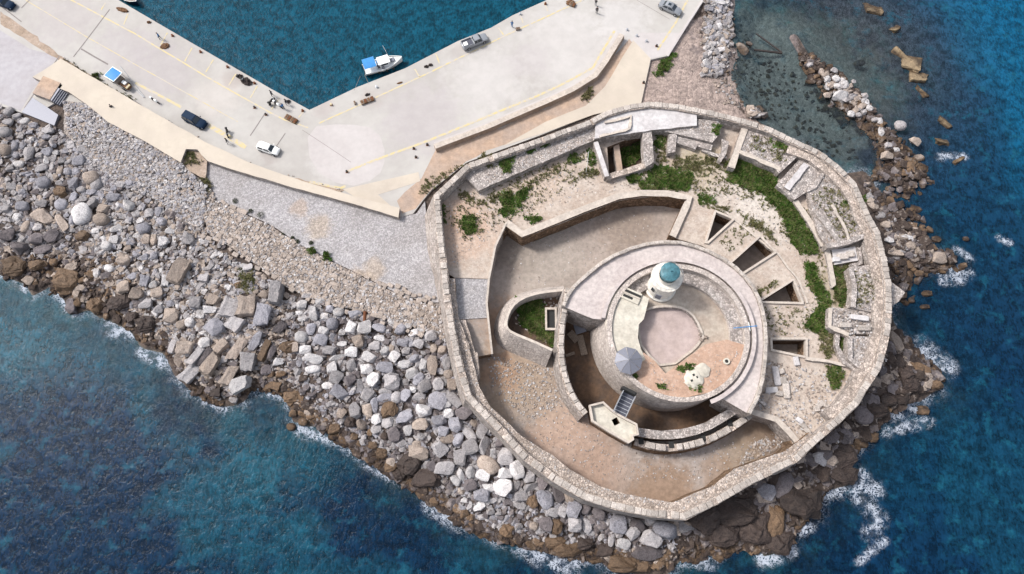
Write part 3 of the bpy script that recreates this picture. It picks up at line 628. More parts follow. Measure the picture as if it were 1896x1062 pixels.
# broad wall head on the east side and the smaller cross walls
east_in = [P(a_, b_, PAR) for a_, b_ in FORT_PX[FORT_PX.index((1468, 256)):FORT_PX.index((1552, 786))+1]]
ee = densify(east_in, 2.0, 0, False); nn_ = normals2(ee, False); sg = 1 if (ee[5]+Vector((nn_[5].x, nn_[5].y, 0))-P(1256, 612, PAR)).xy.length < (ee[5]-P(1256, 612, PAR)).xy.length else -1
i_ = [Vector((p.x+sg*q_.x*(2.6+.7*noise.noise(p*.3)), p.y+sg*q_.y*(2.6+.7*noise.noise(p*.3)), 7.55)) for p, q_ in zip(ee, nn_)]
o_ = [Vector((p.x+sg*q_.x*.6, p.y+sg*q_.y*.6, 7.55)) for p, q_ in zip(ee, nn_)]
tag(prism('wall_walk', densify(o_+i_[::-1], 1.0, .12), TER-.3, [M['wall_top'], M['masonry']]), 'broad worn wall head running along the east curtain wall', 'wall')
for nm, px, z, wd_, mt, lb in [
 ('cross_wall', [(1440, 318), (1470, 290), (1482, 280)], 7.3, .35, 'wall_grey', 'grey cross wall between the square platform and the tilted one'),
 ('kerb_wall', [(1370, 280), (1400, 293), (1446, 313)], 7.4, .35, 'creamwall', 'pale kerb along the inner edge of the square platform'),
 ('cross_wall', [(1524, 320), (1508, 345), (1494, 352)], 7.2, .35, 'wall_grey', 'thin grey wall on the edge of the large ruined platform'),
 ('stone_rib', [(1520, 385), (1545, 430), (1556, 452)], 7.3, .3, 'wall_grey', 'second narrow rib across the large ruined platform'),
 ('stone_rib', [(1540, 378), (1562, 415), (1572, 445)], 7.3, .25, 'creamwall', 'third and thinnest rib across the large ruined platform'),
 ('cross_wall', [(1530, 455), (1562, 450), (1606, 434)], 7.5, .4, 'wall_grey', 'cross wall closing the large ruined platform to the south'),
 ('cross_wall', [(1590, 458), (1594, 486), (1576, 492)], 6.6, .3, 'wall_grey', 'low wall beside the white slab pavement'),
 ('cross_wall', [(1576, 496), (1582, 530), (1580, 568)], 7.5, .4, 'wall_grey', 'wall head along the inner side of the squared east platform'),
 ('cross_wall', [(1538, 570), (1536, 604), (1572, 620)], 7.1, .3, 'creamwall', 'kerb round the pale pavement by the east wall'),
 ('cross_wall', [(1575, 622), (1574, 664), (1610, 692)], 7.4, .35, 'wall_grey', 'inner wall head of the south east ruined platform'),
 ('cross_wall', [(1492, 662), (1530, 668), (1572, 676)], 6.2, .25, 'creamwall', 'long thin wall running east from the southernmost shaft'),
 ('low_wall', [(1395, 706), (1402, 735), (1420, 752)], 5.9, .3, 'wall_grey', 'low kerb south east of the ring platform'),
 ('cross_wall', [(1300, 276), (1322, 286), (1345, 290)], 6.2, .3, 'wall_grey', 'low broken wall north of the grass strip'),
 ('kerb_wall', [(1120, 226), (1168, 214), (1166, 238), (1110, 252)], 7.95, .22, 'creamwall', 'thin kerb on the white plaster roof'),
 ('low_wall', [(1300, 372), (1345, 392), (1390, 430), (1440, 470), (1480, 520), (1495, 560)], 5.75, .18, 'creamwall', 'faint low kerb curving outside the light shafts'),
 ('thin_wall', [(838, 516), (846, 590), (868, 645)], 6.9, .25, 'wall_top', 'thin broken wall between the west walk and the ramp')]:
    tag(wall(nm, PP(px, z), wd_, wd_, TER-.4, [M[mt], M['masonry']], jit=.16, step=.8), lb, 'wall')
# inner court wall
iw = empty('court_wall', P(1000, 420, COURT), 0, 'cream topped retaining wall on the north side of the lower court', 'wall')
adopt(wall('wall_body', PP([(1245, 437), (1277, 366), (1237, 358), (1186, 357), (1145, 363), (1080, 387), (967, 433), (937, 411)], TER+.5), .55, .6, COURT-.3, [M['creamwall'], M['masonry_brown']], jit=.03, batter=.35), iw)
tw_ = empty('thin_wall', P(910, 520, COURT), 0, 'thin cream wall running down the west side of the lower court', 'wall')
adopt(wall('wall_body', PP([(937, 412, 6.2), (917, 455, 6.2), (905, 516, 6.1), (901, 560, 5.9), (905, 600, 5.6), (911, 655, 5.0)], 6), .17, .17, COURT-.3, [M['creamwall'], M['masonry']], jit=.02), tw_)
# blocks of the ruined casemates, height over the terrace
BL = [
 ('stone_platform', [(856, 322), (886, 352), (1078, 268), (1104, 258), (1104, 222), (1091, 224), (1000, 258), (920, 286)], 7.0, 'wall_grey', 'long grey ruined platform behind the north west wall'),
 ('plaster_roof', [(1103, 218), (1160, 200), (1203, 196), (1240, 199), (1290, 208), (1290, 232), (1230, 238), (1207, 241), (1101, 256)], 7.6, 'plaster', 'white plastered platform inside the north wall'),
 ('ruined_platform', [(1232, 234), (1290, 220), (1334, 222), (1334, 246), (1319, 263), (1254, 248), (1230, 242)], 7.1, 'wall_grey', 'stony ruined platform east of the white plaster roof'),
 ('thick_wall', [(1190, 243), (1207, 241), (1211, 300), (1196, 308), (1192, 296)], 7.3, 'wall_grey', 'thick grey cross wall beside the roofless vault'),
 ('cross_wall', [(1238, 248), (1254, 248), (1250, 280), (1236, 284)], 6.9, 'wall_grey', 'short stub of cross wall north of the grass'),
 ('broken_wall', [(1254, 252), (1320, 268), (1316, 278), (1290, 270), (1288, 276), (1252, 264)], 6.6, 'wall_grey', 'low broken wall with a dark recess'),
 ('broken_wall', [(1336, 256), (1350, 262), (1345, 285), (1334, 300), (1328, 296), (1338, 275)], 6.6, 'wall_grey', 'jagged wall stub near the north east bend'),
 ('cross_wall', [(1374, 234), (1386, 236), (1372, 276), (1360, 312), (1349, 308), (1362, 270)], 7.2, 'creamwall', 'pale narrow cross wall of the north east casemate'),
 ('stone_platform', [(1386, 234), (1420, 244), (1477, 275), (1462, 292), (1447, 312), (1400, 292), (1370, 280)], 7.0, 'wall_grey', 'square stony platform in the north east bend'),
 ('stone_platform', [(1484, 290), (1526, 318), (1508, 344), (1470, 370), (1437, 342)], 6.8, 'wall_grey', 'tilted grey platform with a pale raised rib'),
 ('stone_platform', [(1494, 350), (1534, 316), (1572, 340), (1598, 400), (1609, 432), (1560, 448), (1530, 454), (1516, 434), (1508, 405)], 6.9, 'wall_grey', 'large ruined platform with long grooves on the east side'),
 ('white_pavement', [(1540, 462), (1583, 456), (1588, 482), (1546, 490)], 6.3, 'plaster', 'pavement of white slabs on the east side'),
 ('broken_wall', [(1526, 455), (1536, 453), (1548, 528), (1540, 532)], 6.2, 'creamwall', 'thin white broken wall beside the green strip'),
 ('stone_platform', [(1574, 494), (1617, 489), (1640, 500), (1644, 560), (1630, 580), (1579, 571), (1574, 530)], 7.0, 'wall_grey', 'square ruined platform behind the cutwater'),
 ('stone_platform', [(1536, 569), (1580, 572), (1646, 580), (1646, 618), (1575, 618), (1538, 603)], 6.7, 'wall_grey', 'pale stone pavement with white slabs beside the east wall'),
 ('stone_platform', [(1572, 622), (1642, 622), (1634, 660), (1612, 690), (1590, 684), (1570, 664)], 6.9, 'wall_grey', 'ruined platform of rough stone in the south east bend'),
 ('cross_wall', [(1548, 606), (1556, 608), (1554, 640), (1570, 668), (1600, 688), (1594, 694), (1560, 672), (1546, 640)], 6.5, 'wall_grey', 'low broken wall curving round the green hollow'),
 ('long_wall', [(1508, 392), (1516, 388), (1560, 448), (1552, 452)], 6.9+.5, 'wall_grey', 'long narrow stone rib across the large ruined platform'),
 ('low_wall', [(1468, 372), (1478, 370), (1512, 420), (1530, 456), (1520, 456), (1500, 420)], 6.3, 'creamwall', 'thin pale kerb wall along the grass strip'),
 ('stone_rib', [(1488, 300), (1498, 306), (1462, 352), (1452, 346)], 7.2, 'plaster', 'pale rib on the tilted grey platform'),
]
for nm, px, z, mt, lb in BL:
    o = prism(nm, densify(PP(px, z), 1.0, .14), TER-.3, [M[mt], M['masonry']]); tag(o, lb, 'ruin')
# the roofless vault
rv = empty('roofless_vault', P(1160, 285, TER), 0, 'roofless stone vault with white wall heads and a green floor', 'ruin')
adopt(wall('west_wall', PP([(1103, 262), (1124, 326)], 7.2), .4, .4, 3, [M['plaster'], M['masonry']]), rv)
adopt(wall('south_wall', PP([(1122, 328), (1165, 315), (1208, 302)], 6.6), .5, .5, 3, [M['wall_top'], M['masonry']]), rv)
adopt(wall('partition', PP([(1140, 260), (1148, 318)], 5.0), .5, .5, 2.9, [M['earth'], M['masonry']]), rv)
# shaft kerbs
for k, (h, lb) in enumerate(zip(SH, ('northernmost and smallest light shaft, a narrow triangle', 'largest light shaft, a broad dark trapezium', 'triangular light shaft pointing at the tower', 'southernmost light shaft, a squared wedge with cream kerb'))):
    e_ = empty('light_shaft', PP(h, TER)[0], 0, lb, 'shaft', 'light shafts in the upper terrace')
    hp = PP(h, TER+.35)
    for i in range(len(h)):
        a_, b_ = hp[i], hp[(i+1) % len(h)]; d_ = (b_-a_).normalized()*.3
        sgn = 1 if area2(hp) < 0 else -1
        o = wall('kerb_side', [a_-d_*.9, b_+d_*.2], .34 if sgn > 0 else .02, .02 if sgn > 0 else .34, TER-.5, [M['creamwall'], M['creamwall']], jit=.012, step=.8); adopt(o, e_)
# tower drum, ring platform
cT = P(1256, 612, RIM); rT = (P(1388, 612, RIM)-P(1124, 612, RIM)).length/2
def circ(c, r, z, n=96, a0=0, a1=2*math.pi, jit=0):
    k = n+1 if a1-a0 < 6.28 else n
    out = [Vector((c.x+r*math.cos(a0+(a1-a0)*i/n), c.y+r*math.sin(a0+(a1-a0)*i/n), z)) for i in range(k)]
    for p in out:
        v = noise.noise_vector(p*.8); p.x += v.x*jit; p.y += v.y*jit
    return out
tower = empty('round_tower', (cT.x, cT.y, 0), 0, 'round stone tower in the middle of the fortress carrying the lighthouse', 'tower')
# drum wall: battered cone outside, open inside
def ring_wall(name, c, ro, ri, z, zb, bat, mats, parent, n=120, a0=0, a1=2*math.pi, jit=.05, foot=(0, 0)):
    full = a1-a0 > 6.28; k = n if full else n+1; V = []; F = []; MI = []
    for i in range(k):
        a_ = a0+(a1-a0)*i/n; u = Vector((math.cos(a_), math.sin(a_), 0)); j_ = noise.noise(Vector((u.x*5, u.y*5, z)))*jit
        for r_, z_, f_ in ((ro+j_, z+j_*.6, 0), (ri, z+j_*.6, 0), (ri, zb, 0), (ro+bat, zb, 1)): V.append((c.x+u.x*r_+foot[0]*f_, c.y+u.y*r_+foot[1]*f_, z_))
    for i in range(n):
        A = 4*i; B = 4*((i+1) % k); F += [(A, A+1, B+1, B), (A+1, A+2, B+2, B+1), (A+3, A, B, B+3)]; MI += [0, 1, 1]
    me = bpy.data.meshes.new(name); me.from_pydata(V, [], F); me.polygons.foreach_set('material_index', MI); me.update()
    bm = bmesh.new(); bm.from_mesh(me); bmesh.ops.recalc_face_normals(bm, faces=bm.faces[:]); bm.to_mesh(me); bm.free()
    return adopt(link(name, me, mats), parent)
ring_wall('drum_wall', cT, rT, rT-.75, RIM, -1, 1.2, [M['drumwall'], M['drumwall']], tower, foot=(-.9, .9))
ring_wall('wall_walk', cT, rT-.75, rT-2.7, RIM-1.1, RIM-3, 0, [M['wall_grey'], M['drumwall']], tower, a0=R_(-28), a1=R_(158))
ring_wall('inner_step', cT, rT+.95, rT+.35, RIM+.04, RIM-1, 0, [M['ring'], M['masonry']], tower, a0=R_(-70), a1=R_(170))
RC = [(1184, 593), (1188, 580), (1199, 571), (1222, 566), (1258, 567), (1281, 579), (1296, 604), (1304, 631), (1232, 686), (1189, 645), (1183, 620)]
FL = RIM-1.9
adopt(prism('upper_floor', [v.xy.to_3d()+Vector((0, 0, FL)) for v in circ(cT, rT-.7, 0)], 2, [M['drumfloor'], M['drumwall']], holes=[smooth(PP(RC, FL), 1, True)]), tower)
adopt(prism('round_floor', [v.xy.to_3d()+Vector((0, 0, FL-.65)) for v in circ(cT, rT-4, 0)], 2, [M['pinkfloor'], M['masonry']]), tower)
kp = smooth(PP(RC, FL+.3), 1, True)
adopt(wall('floor_kerb', kp, .18, .18, FL-.7, [M['creamwall'], M['masonry']], closed=True, jit=.05, step=.7), tower)
adopt(prism('west_platform', densify(PP([(1136, 537), (1163, 533), (1202, 552), (1192, 590), (1183, 600), (1181, 625), (1187, 646), (1195, 665), (1160, 690), (1142, 675), (1127, 640), (1121, 600), (1125, 560)], RIM-.35), 1, .05), 5, [M['lime'], M['creamwall']]), tower)
adopt(prism('soil_bed', densify(PP([(1192, 652), (1212, 668), (1232, 691), (1270, 664), (1306, 637), (1345, 628), (1384, 640), (1378, 668), (1352, 703), (1314, 726), (1265, 737), (1215, 731), (1186, 713), (1160, 688), (1180, 660)], RIM-.4), 1, .05), 5, [M['redsoil'], M['creamwall']]), tower)
# ring platform
outer = smooth(PP([(1040, 566), (1052, 537), (1078, 512), (1120, 478), (1180, 452), (1245, 444), (1300, 457), (1352, 484), (1390, 520), (1412, 562), (1421, 620), (1417, 690), (1406, 735), (1389, 768)], RING), 1)
inn = [p for p in circ(cT, rT-.3, RING, 60, math.atan2(*reversed(((P(1350, 722, RING)-cT).xy)[:])), math.atan2(*reversed(((P(1118, 590, RING)-cT).xy)[:])))]
rp = prism('ring_platform', densify(outer+[P(1338, 738, RING)]+inn+[P(1098, 590, RING)], 1.2, .03), -1, [M['ring'], M['masonry']])
tag(rp, 'pinkish ring platform wrapped round the north and east of the tower', 'platform')
rpp = empty('ring_parapet', P(1410, 600, RING), 0, 'low cream parapet along the outer edge of the ring platform', 'parapet')
adopt(wall('parapet_body', outer, 0.0, .62, RING-2, [M['creamwall'], M['masonry']], jit=.04), rpp).location.z += 0
for o in (rpp.children): 
    for v in o.data.vertices:
        if v.co.z > RING-.5: v.co.z += .42
coping(rpp, [Vector((p.x, p.y, RING+.42)) for p in outer], 1.1, .5, .31, .2, M['cope'])
for c in rpp.children:
    if c.name.startswith('coping'): c.matrix_parent_inverse = Matrix.Translation(-rpp.location)
# thin ring wall on the west, broken battlement on the south
rw = empty('trench_wall', P(1040, 650, COURT), 0, 'narrow curved wall on the outer edge of the dry trench', 'wall')
tp_ = smooth(PP([(1052, 533, 8.4), (1046, 570, 7.2), (1040, 610, 6.8), (1038, 650, 6.6), (1046, 700, 6.4), (1062, 738, 6.2), (1084, 766, 6)], 6.6), 1)
adopt(wall('wall_body', tp_, .5, .6, .0, [M['wall_top'], M['masonry']], batter=.9, jit=.07), rw)
coping(rw, tp_, 1.3, .8, 0, .35, M['cope'])
for c in rw.children:
    if c.name.startswith('coping'): c.matrix_parent_inverse = Matrix.Translation(-rw.location)
bw = empty('broken_battlement', P(1250, 815, COURT), 0, 'broken curved battlement with square gun openings south of the tower', 'battlement')
ip = smooth(PP([(1178, 800, 5.4), (1215, 806, 5.2), (1252, 806, 5.1), (1300, 795, 5.2), (1340, 773, 5.4), (1366, 755, 5.6), (1385, 738, 6)], 5.3), 1)
adopt(wall('inner_skin', ip, .75, .55, .0, [M['wall_grey'], M['masonry_brown']], jit=.18), bw)
op_ = smooth(PP([(1176, 812), (1212, 822), (1250, 824), (1303, 812), (1350, 788), (1386, 764)], 4.4), 1)
adopt(wall('outer_skin', op_, .1, 1.0, COURT-.2, [M['wall_top'], M['masonry_brown']], jit=.06, batter=.3), bw)
op2 = [Vector((p.x, p.y, 4.9)) for p in op_]
k = 0
for i in range(len(op2)-1):
    a_, b_ = op2[i], op2[i+1]; L = (b_-a_).length; t_ = 0
    while t_ < L-.3:
        c_ = a_+(b_-a_)*((t_+.42)/L); x_, y_ = PX(c_); d_ = (b_-a_).normalized(); t_ += .88
        if any(abs(x_-g) < 5.5 for g in (1187, 1243, 1302, 1352)): continue
        adopt(piece('merlon_block', random.choice(BLK), (c_.x+d_.y*.45, c_.y-d_.x*.45, c_.z-.15), (.82, .95, .6), math.atan2(d_.y, d_.x), M['cope']), bw)
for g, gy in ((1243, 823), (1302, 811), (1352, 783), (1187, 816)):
    c_ = P(g, gy, 4.47); adopt(piece('gun_opening_shade', BLK[0], (c_.x, c_.y, 4.44), (.8, 1.0, .08), .1, M['rubber_shade']), bw)  # black slab set in as the shade inside each gun opening
# half round bastion west of the tower
db = empty('half_round_bastion', P(990, 600, COURT), 0, 'half round bastion with a weedy floor and a dark well opening', 'bastion')
DP = [(1048, 534), (1001, 538), (965, 549), (945, 566), (935, 590), (935, 607), (947, 618), (985, 633), (1022, 650)]
dp = smooth(PP(DP, 6.6), 1)
adopt(wall('curved_wall', dp, .4, .0, COURT-.2, [M['creamwall'], M['drumwall']], batter=0, jit=.04), db)
# battered outer face
dpo = [Vector((p.x, p.y, 6.5)) for p in dp]
nn = normals2(dpo, False); V = []; F = []
for p, q_ in zip(dpo, nn): V += [(p.x, p.y, 6.45), (p.x+q_.x*2.0, p.y+q_.y*2.0, COURT-.2)]
cen = P(1000, 590, 6)
if (Vector(V[1])-cen).xy.length < (Vector(V[0])-cen).xy.length:
    V = []
    for p, q_ in zip(dpo, nn): V += [(p.x, p.y, 6.45), (p.x-q_.x*2.0, p.y-q_.y*2.0, COURT-.2)]
for i in range(len(dpo)-1): F.append((2*i, 2*i+2, 2*i+3, 2*i+1))
me = bpy.data.meshes.new('sloping_face'); me.from_pydata(V, [], F); me.update(); adopt(link('sloping_face', me, [M['drumwall']]), db)
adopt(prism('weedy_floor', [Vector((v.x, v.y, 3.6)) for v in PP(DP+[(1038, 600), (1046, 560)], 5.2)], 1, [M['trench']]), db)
wc = P(1020, 591, 3.9)
adopt(prism('well_frame', [wc+Vector(v) for v in ((-.95, -1.9, .5), (.95, -1.9, .5), (.95, 1.9, .5), (-.95, 1.9, .5))], 3.5, [M['creamwall']], holes=[[wc+Vector(v) for v in ((-.65, -1.55, .5), (.65, -1.55, .5), (.65, 1.55, .5), (-.65, 1.55, .5))]]), db)
adopt(prism('well_shade', [wc+Vector(v) for v in ((-.65, -1.55, .03), (.65, -1.55, .03), (.65, 1.55, .03), (-.65, 1.55, .03))], 3.5, [M['rubber_shade']]), db)  # black block under the frame paints the shade down the well
# gatehouse platform and footbridge
gh = empty('gate_platform', P(1135, 785, COURT), 0, 'small angular gate platform with a thin cream parapet', 'platform')
GP = [(1092, 750), (1117, 744), (1132, 758), (1147, 768), (1179, 785), (1182, 804), (1172, 806), (1173, 813), (1164, 819), (1130, 800), (1097, 779)]
gz = 6.3
hatch = PP([(1132, 777), (1142, 772), (1148, 783), (1138, 788)], gz)
adopt(prism('platform_body', PP(GP, gz), 0, [M['lime'], M['masonry_brown']], holes=[hatch]), gh)
adopt(wall('thin_parapet', PP(GP, gz+.7), .12, .2, gz-.3, [M['creamwall'], M['creamwall']], closed=True, jit=.02, step=1), gh)
fb = empty('footbridge', P(1157, 750, 6), 0, 'dark steel footbridge from the gate platform into the tower', 'bridge')
bq = PP([(1153, 724, 8.0), (1175, 735, 8.0), (1157, 773, 6.75), (1134, 763, 6.75)], 7)
adopt(prism('deck', bq, 6.4, [M['darkmetal'], M['steel']]), fb)
for a_, b_ in ((bq[0], bq[3]), (bq[1], bq[2])):
    up = Vector((0, 0, 1.0)); adopt(wall('handrail', [a_+up, b_+up], .05, .05, 7.4, [M['steel']], jit=0), fb)
for t_ in range(1, 6):
    a_ = bq[0].lerp(bq[3], t_/6); b_ = bq[1].lerp(bq[2], t_/6); a_ = a_+Vector((0, 0, .05)); b_ = b_+Vector((0, 0, .05))
    adopt(wall('tread_bar', [a_, b_], .04, .04, a_.z-.1, [M['steel']], jit=0, step=9), fb)
# doorway of the tower, a black block standing for the shade inside
dw = P(1163, 727, 8); adopt(piece('doorway', BLK[0], (dw.x, dw.y+.2, 8.2), (2.4, .5, 2.0), R_(-27), M['rubber_shade']), tower)
# SE wall closing the court, west steps
adopt(wall('southeast_wall', PP([(1393, 762), (1438, 776), (1462, 800), (1480, 822), (1500, 826)], TER+.5), .45, .45, COURT, [M['creamwall'], M['masonry']], jit=.06), iw)
stn = empty('court_steps', P(890, 660, COURT), 0, 'worn stone landing stepping down from the west ramp', 'steps')
for i, (px, z) in enumerate([([(868, 655), (884, 652), (887, 690), (880, 705)], 6.3), ([(846, 592), (862, 592), (880, 652), (868, 655)], 6.2)]):
    adopt(prism('landing', densify(PP(px, z), 1, .08), 1.5, [M['wall_top'], M['masonry']]), stn)
# ------------------------------------------------------------------ boulders
def hull_mesh(name, seed, kind):
    r = random.Random(seed); bm = bmesh.new()
    if kind == 'angular':
        for _ in range(15):
            v = Vector((r.gauss(0, 1), r.gauss(0, 1), r.gauss(0, 1))).normalized()
            v = Vector([math.copysign(abs(c)**.62, c) for c in v]); v *= .5*r.uniform(.82, 1.0); bm.verts.new(v)
        g = bmesh.ops.convex_hull(bm, input=bm.verts[:]); bmesh.ops.delete(bm, geom=[e for e in g['geom_interior'] if isinstance(e, bmesh.types.BMVert)], context='VERTS')
        bmesh.ops.dissolve_limit(bm, angle_limit=R_(14), verts=bm.verts[:], edges=bm.edges[:])
        bmesh.ops.bevel(bm, geom=bm.edges[:], offset=r.uniform(.018, .045), segments=1, affect='EDGES', profile=.6)
        bmesh.ops.subdivide_edges(bm, edges=bm.edges[:], cuts=1)
    elif kind == 'block':
        bmesh.ops.create_cube(bm, size=.95)
        for v in bm.verts: v.co += Vector((r.uniform(-.16, .16), r.uniform(-.16, .16), r.uniform(-.14, .14)))
        bmesh.ops.bevel(bm, geom=bm.edges[:], offset=.07, segments=2, affect='EDGES', profile=.6)
        bmesh.ops.subdivide_edges(bm, edges=bm.edges[:], cuts=1, use_grid_fill=True)
    else:
        bmesh.ops.create_icosphere(bm, subdivisions=3, radius=.5)
        for v in bm.verts:
            v.co = Vector([math.copysign((abs(c)*2)**.8/2, c) for c in v.co])
    bmesh.ops.triangulate(bm, faces=bm.faces[:])
    if kind == 'block': bmesh.ops.subdivide_edges(bm, edges=bm.edges[:], cuts=1, use_grid_fill=True); bmesh.ops.triangulate(bm, faces=bm.faces[:])
    off = Vector((seed*3.1, seed*1.7, 0)); amp = .12 if kind == 'angular' else .15
    for v in bm.verts:
        n1 = noise.noise_vector(v.co*2.2+off); v.co += n1*amp*.6
        v.co *= 1+(.10 if kind == 'block' else .06)*noise.noise(v.co*6+off)+.04*noise.noise(v.co*13+off)
    bmesh.ops.recalc_face_normals(bm, faces=bm.faces[:])
    me = bpy.data.meshes.new(name); bm.to_mesh(me); bm.free(); me.materials.append(M['rockG'])
    if kind == 'rounded': me.polygons.foreach_set('use_smooth', [True]*len(me.polygons))
    return me
def crag_mesh(name, seed):
    bm = bmesh.new(); bmesh.ops.create_icosphere(bm, subdivisions=4, radius=.5); off = Vector((seed*5.3, seed*2.1, seed))
    for v in bm.verts:
        v.co = Vector([math.copysign((abs(c)*2)**.75/2, c) for c in v.co])
        n = noise.noise_vector(v.co*1.6+off)*.24+noise.noise_vector(v.co*4+off)*.09; r = abs(noise.noise(v.co*3+off))*.22
        v.co += n; v.co *= 1-r; v.co.z = round(v.co.z*9)/9*.45+v.co.z*.55
    me = bpy.data.meshes.new(name); bm.to_mesh(me); bm.free(); me.materials.append(M['rockG']); return me
RK = dict(crag=[crag_mesh('boulder', i) for i in range(8)], angular=[hull_mesh('boulder', i, 'angular') for i in range(12)], block=[hull_mesh('boulder', 20+i, 'block') for i in range(6)], rounded=[hull_mesh('boulder', 40+i, 'rounded') for i in range(7)])
LOWV = []   # low stones for joined rubble
def low_stone(seed):
    r = random.Random(seed); bm = bmesh.new()
    for _ in range(11):
        v = Vector((r.gauss(0, 1), r.gauss(0, 1), r.gauss(0, 1))).normalized(); v = Vector([math.copysign(abs(c)**.7, c) for c in v])*.5*r.uniform(.85, 1); bm.verts.new(v)
    g = bmesh.ops.convex_hull(bm, input=bm.verts[:]); bmesh.ops.delete(bm, geom=[e for e in g['geom_interior'] if isinstance(e, bmesh.types.BMVert)], context='VERTS')
    bmesh.ops.triangulate(bm, faces=bm.faces[:]); bmesh.ops.recalc_face_normals(bm, faces=bm.faces[:]); bm.verts.index_update()
    V = np.array([v.co[:] for v in bm.verts]); T = np.array([[v.index for v in f.verts] for f in bm.faces]); bm.free(); return V, T
LOWV = [low_stone(i) for i in range(14)]
def joined(name, items, label, mat=None, variants=None, kind='stuff', parent=None):
    """items: (x, y, z, sx, sy, sz, rz, (r,g,b)) -> one mesh of many loose stones"""
    Vs = []; Ts = []; Cs = []; o = 0; vr = variants or LOWV
    for it in items:
        V, T = vr[rng.integers(len(vr))]; c, s = math.cos(it[6]), math.sin(it[6])
        W = V*np.array(it[3:6]); t = rng.uniform(-.25, .25); W = np.stack([W[:, 0], W[:, 1]*math.cos(t)-W[:, 2]*math.sin(t), W[:, 1]*math.sin(t)+W[:, 2]*math.cos(t)], 1)
        W = np.stack([W[:, 0]*c-W[:, 1]*s, W[:, 0]*s+W[:, 1]*c, W[:, 2]], 1)+np.array(it[:3])
        Vs.append(W); Ts.append(T+o); o += len(V); Cs.append(np.tile(np.array(it[7])*rng.uniform(.78, 1.18), (len(V), 1)))
    ob = fastmesh(name, np.concatenate(Vs), np.concatenate(Ts), mat or M['rubble'], tone=np.concatenate(Cs), parent=parent)
    ob.data.shade_flat()
    if label: tag(ob, label)
    return tag(ob, kind=kind)
T3 = {k: np.array(v[0][:3]) for k, v in tones.items()}
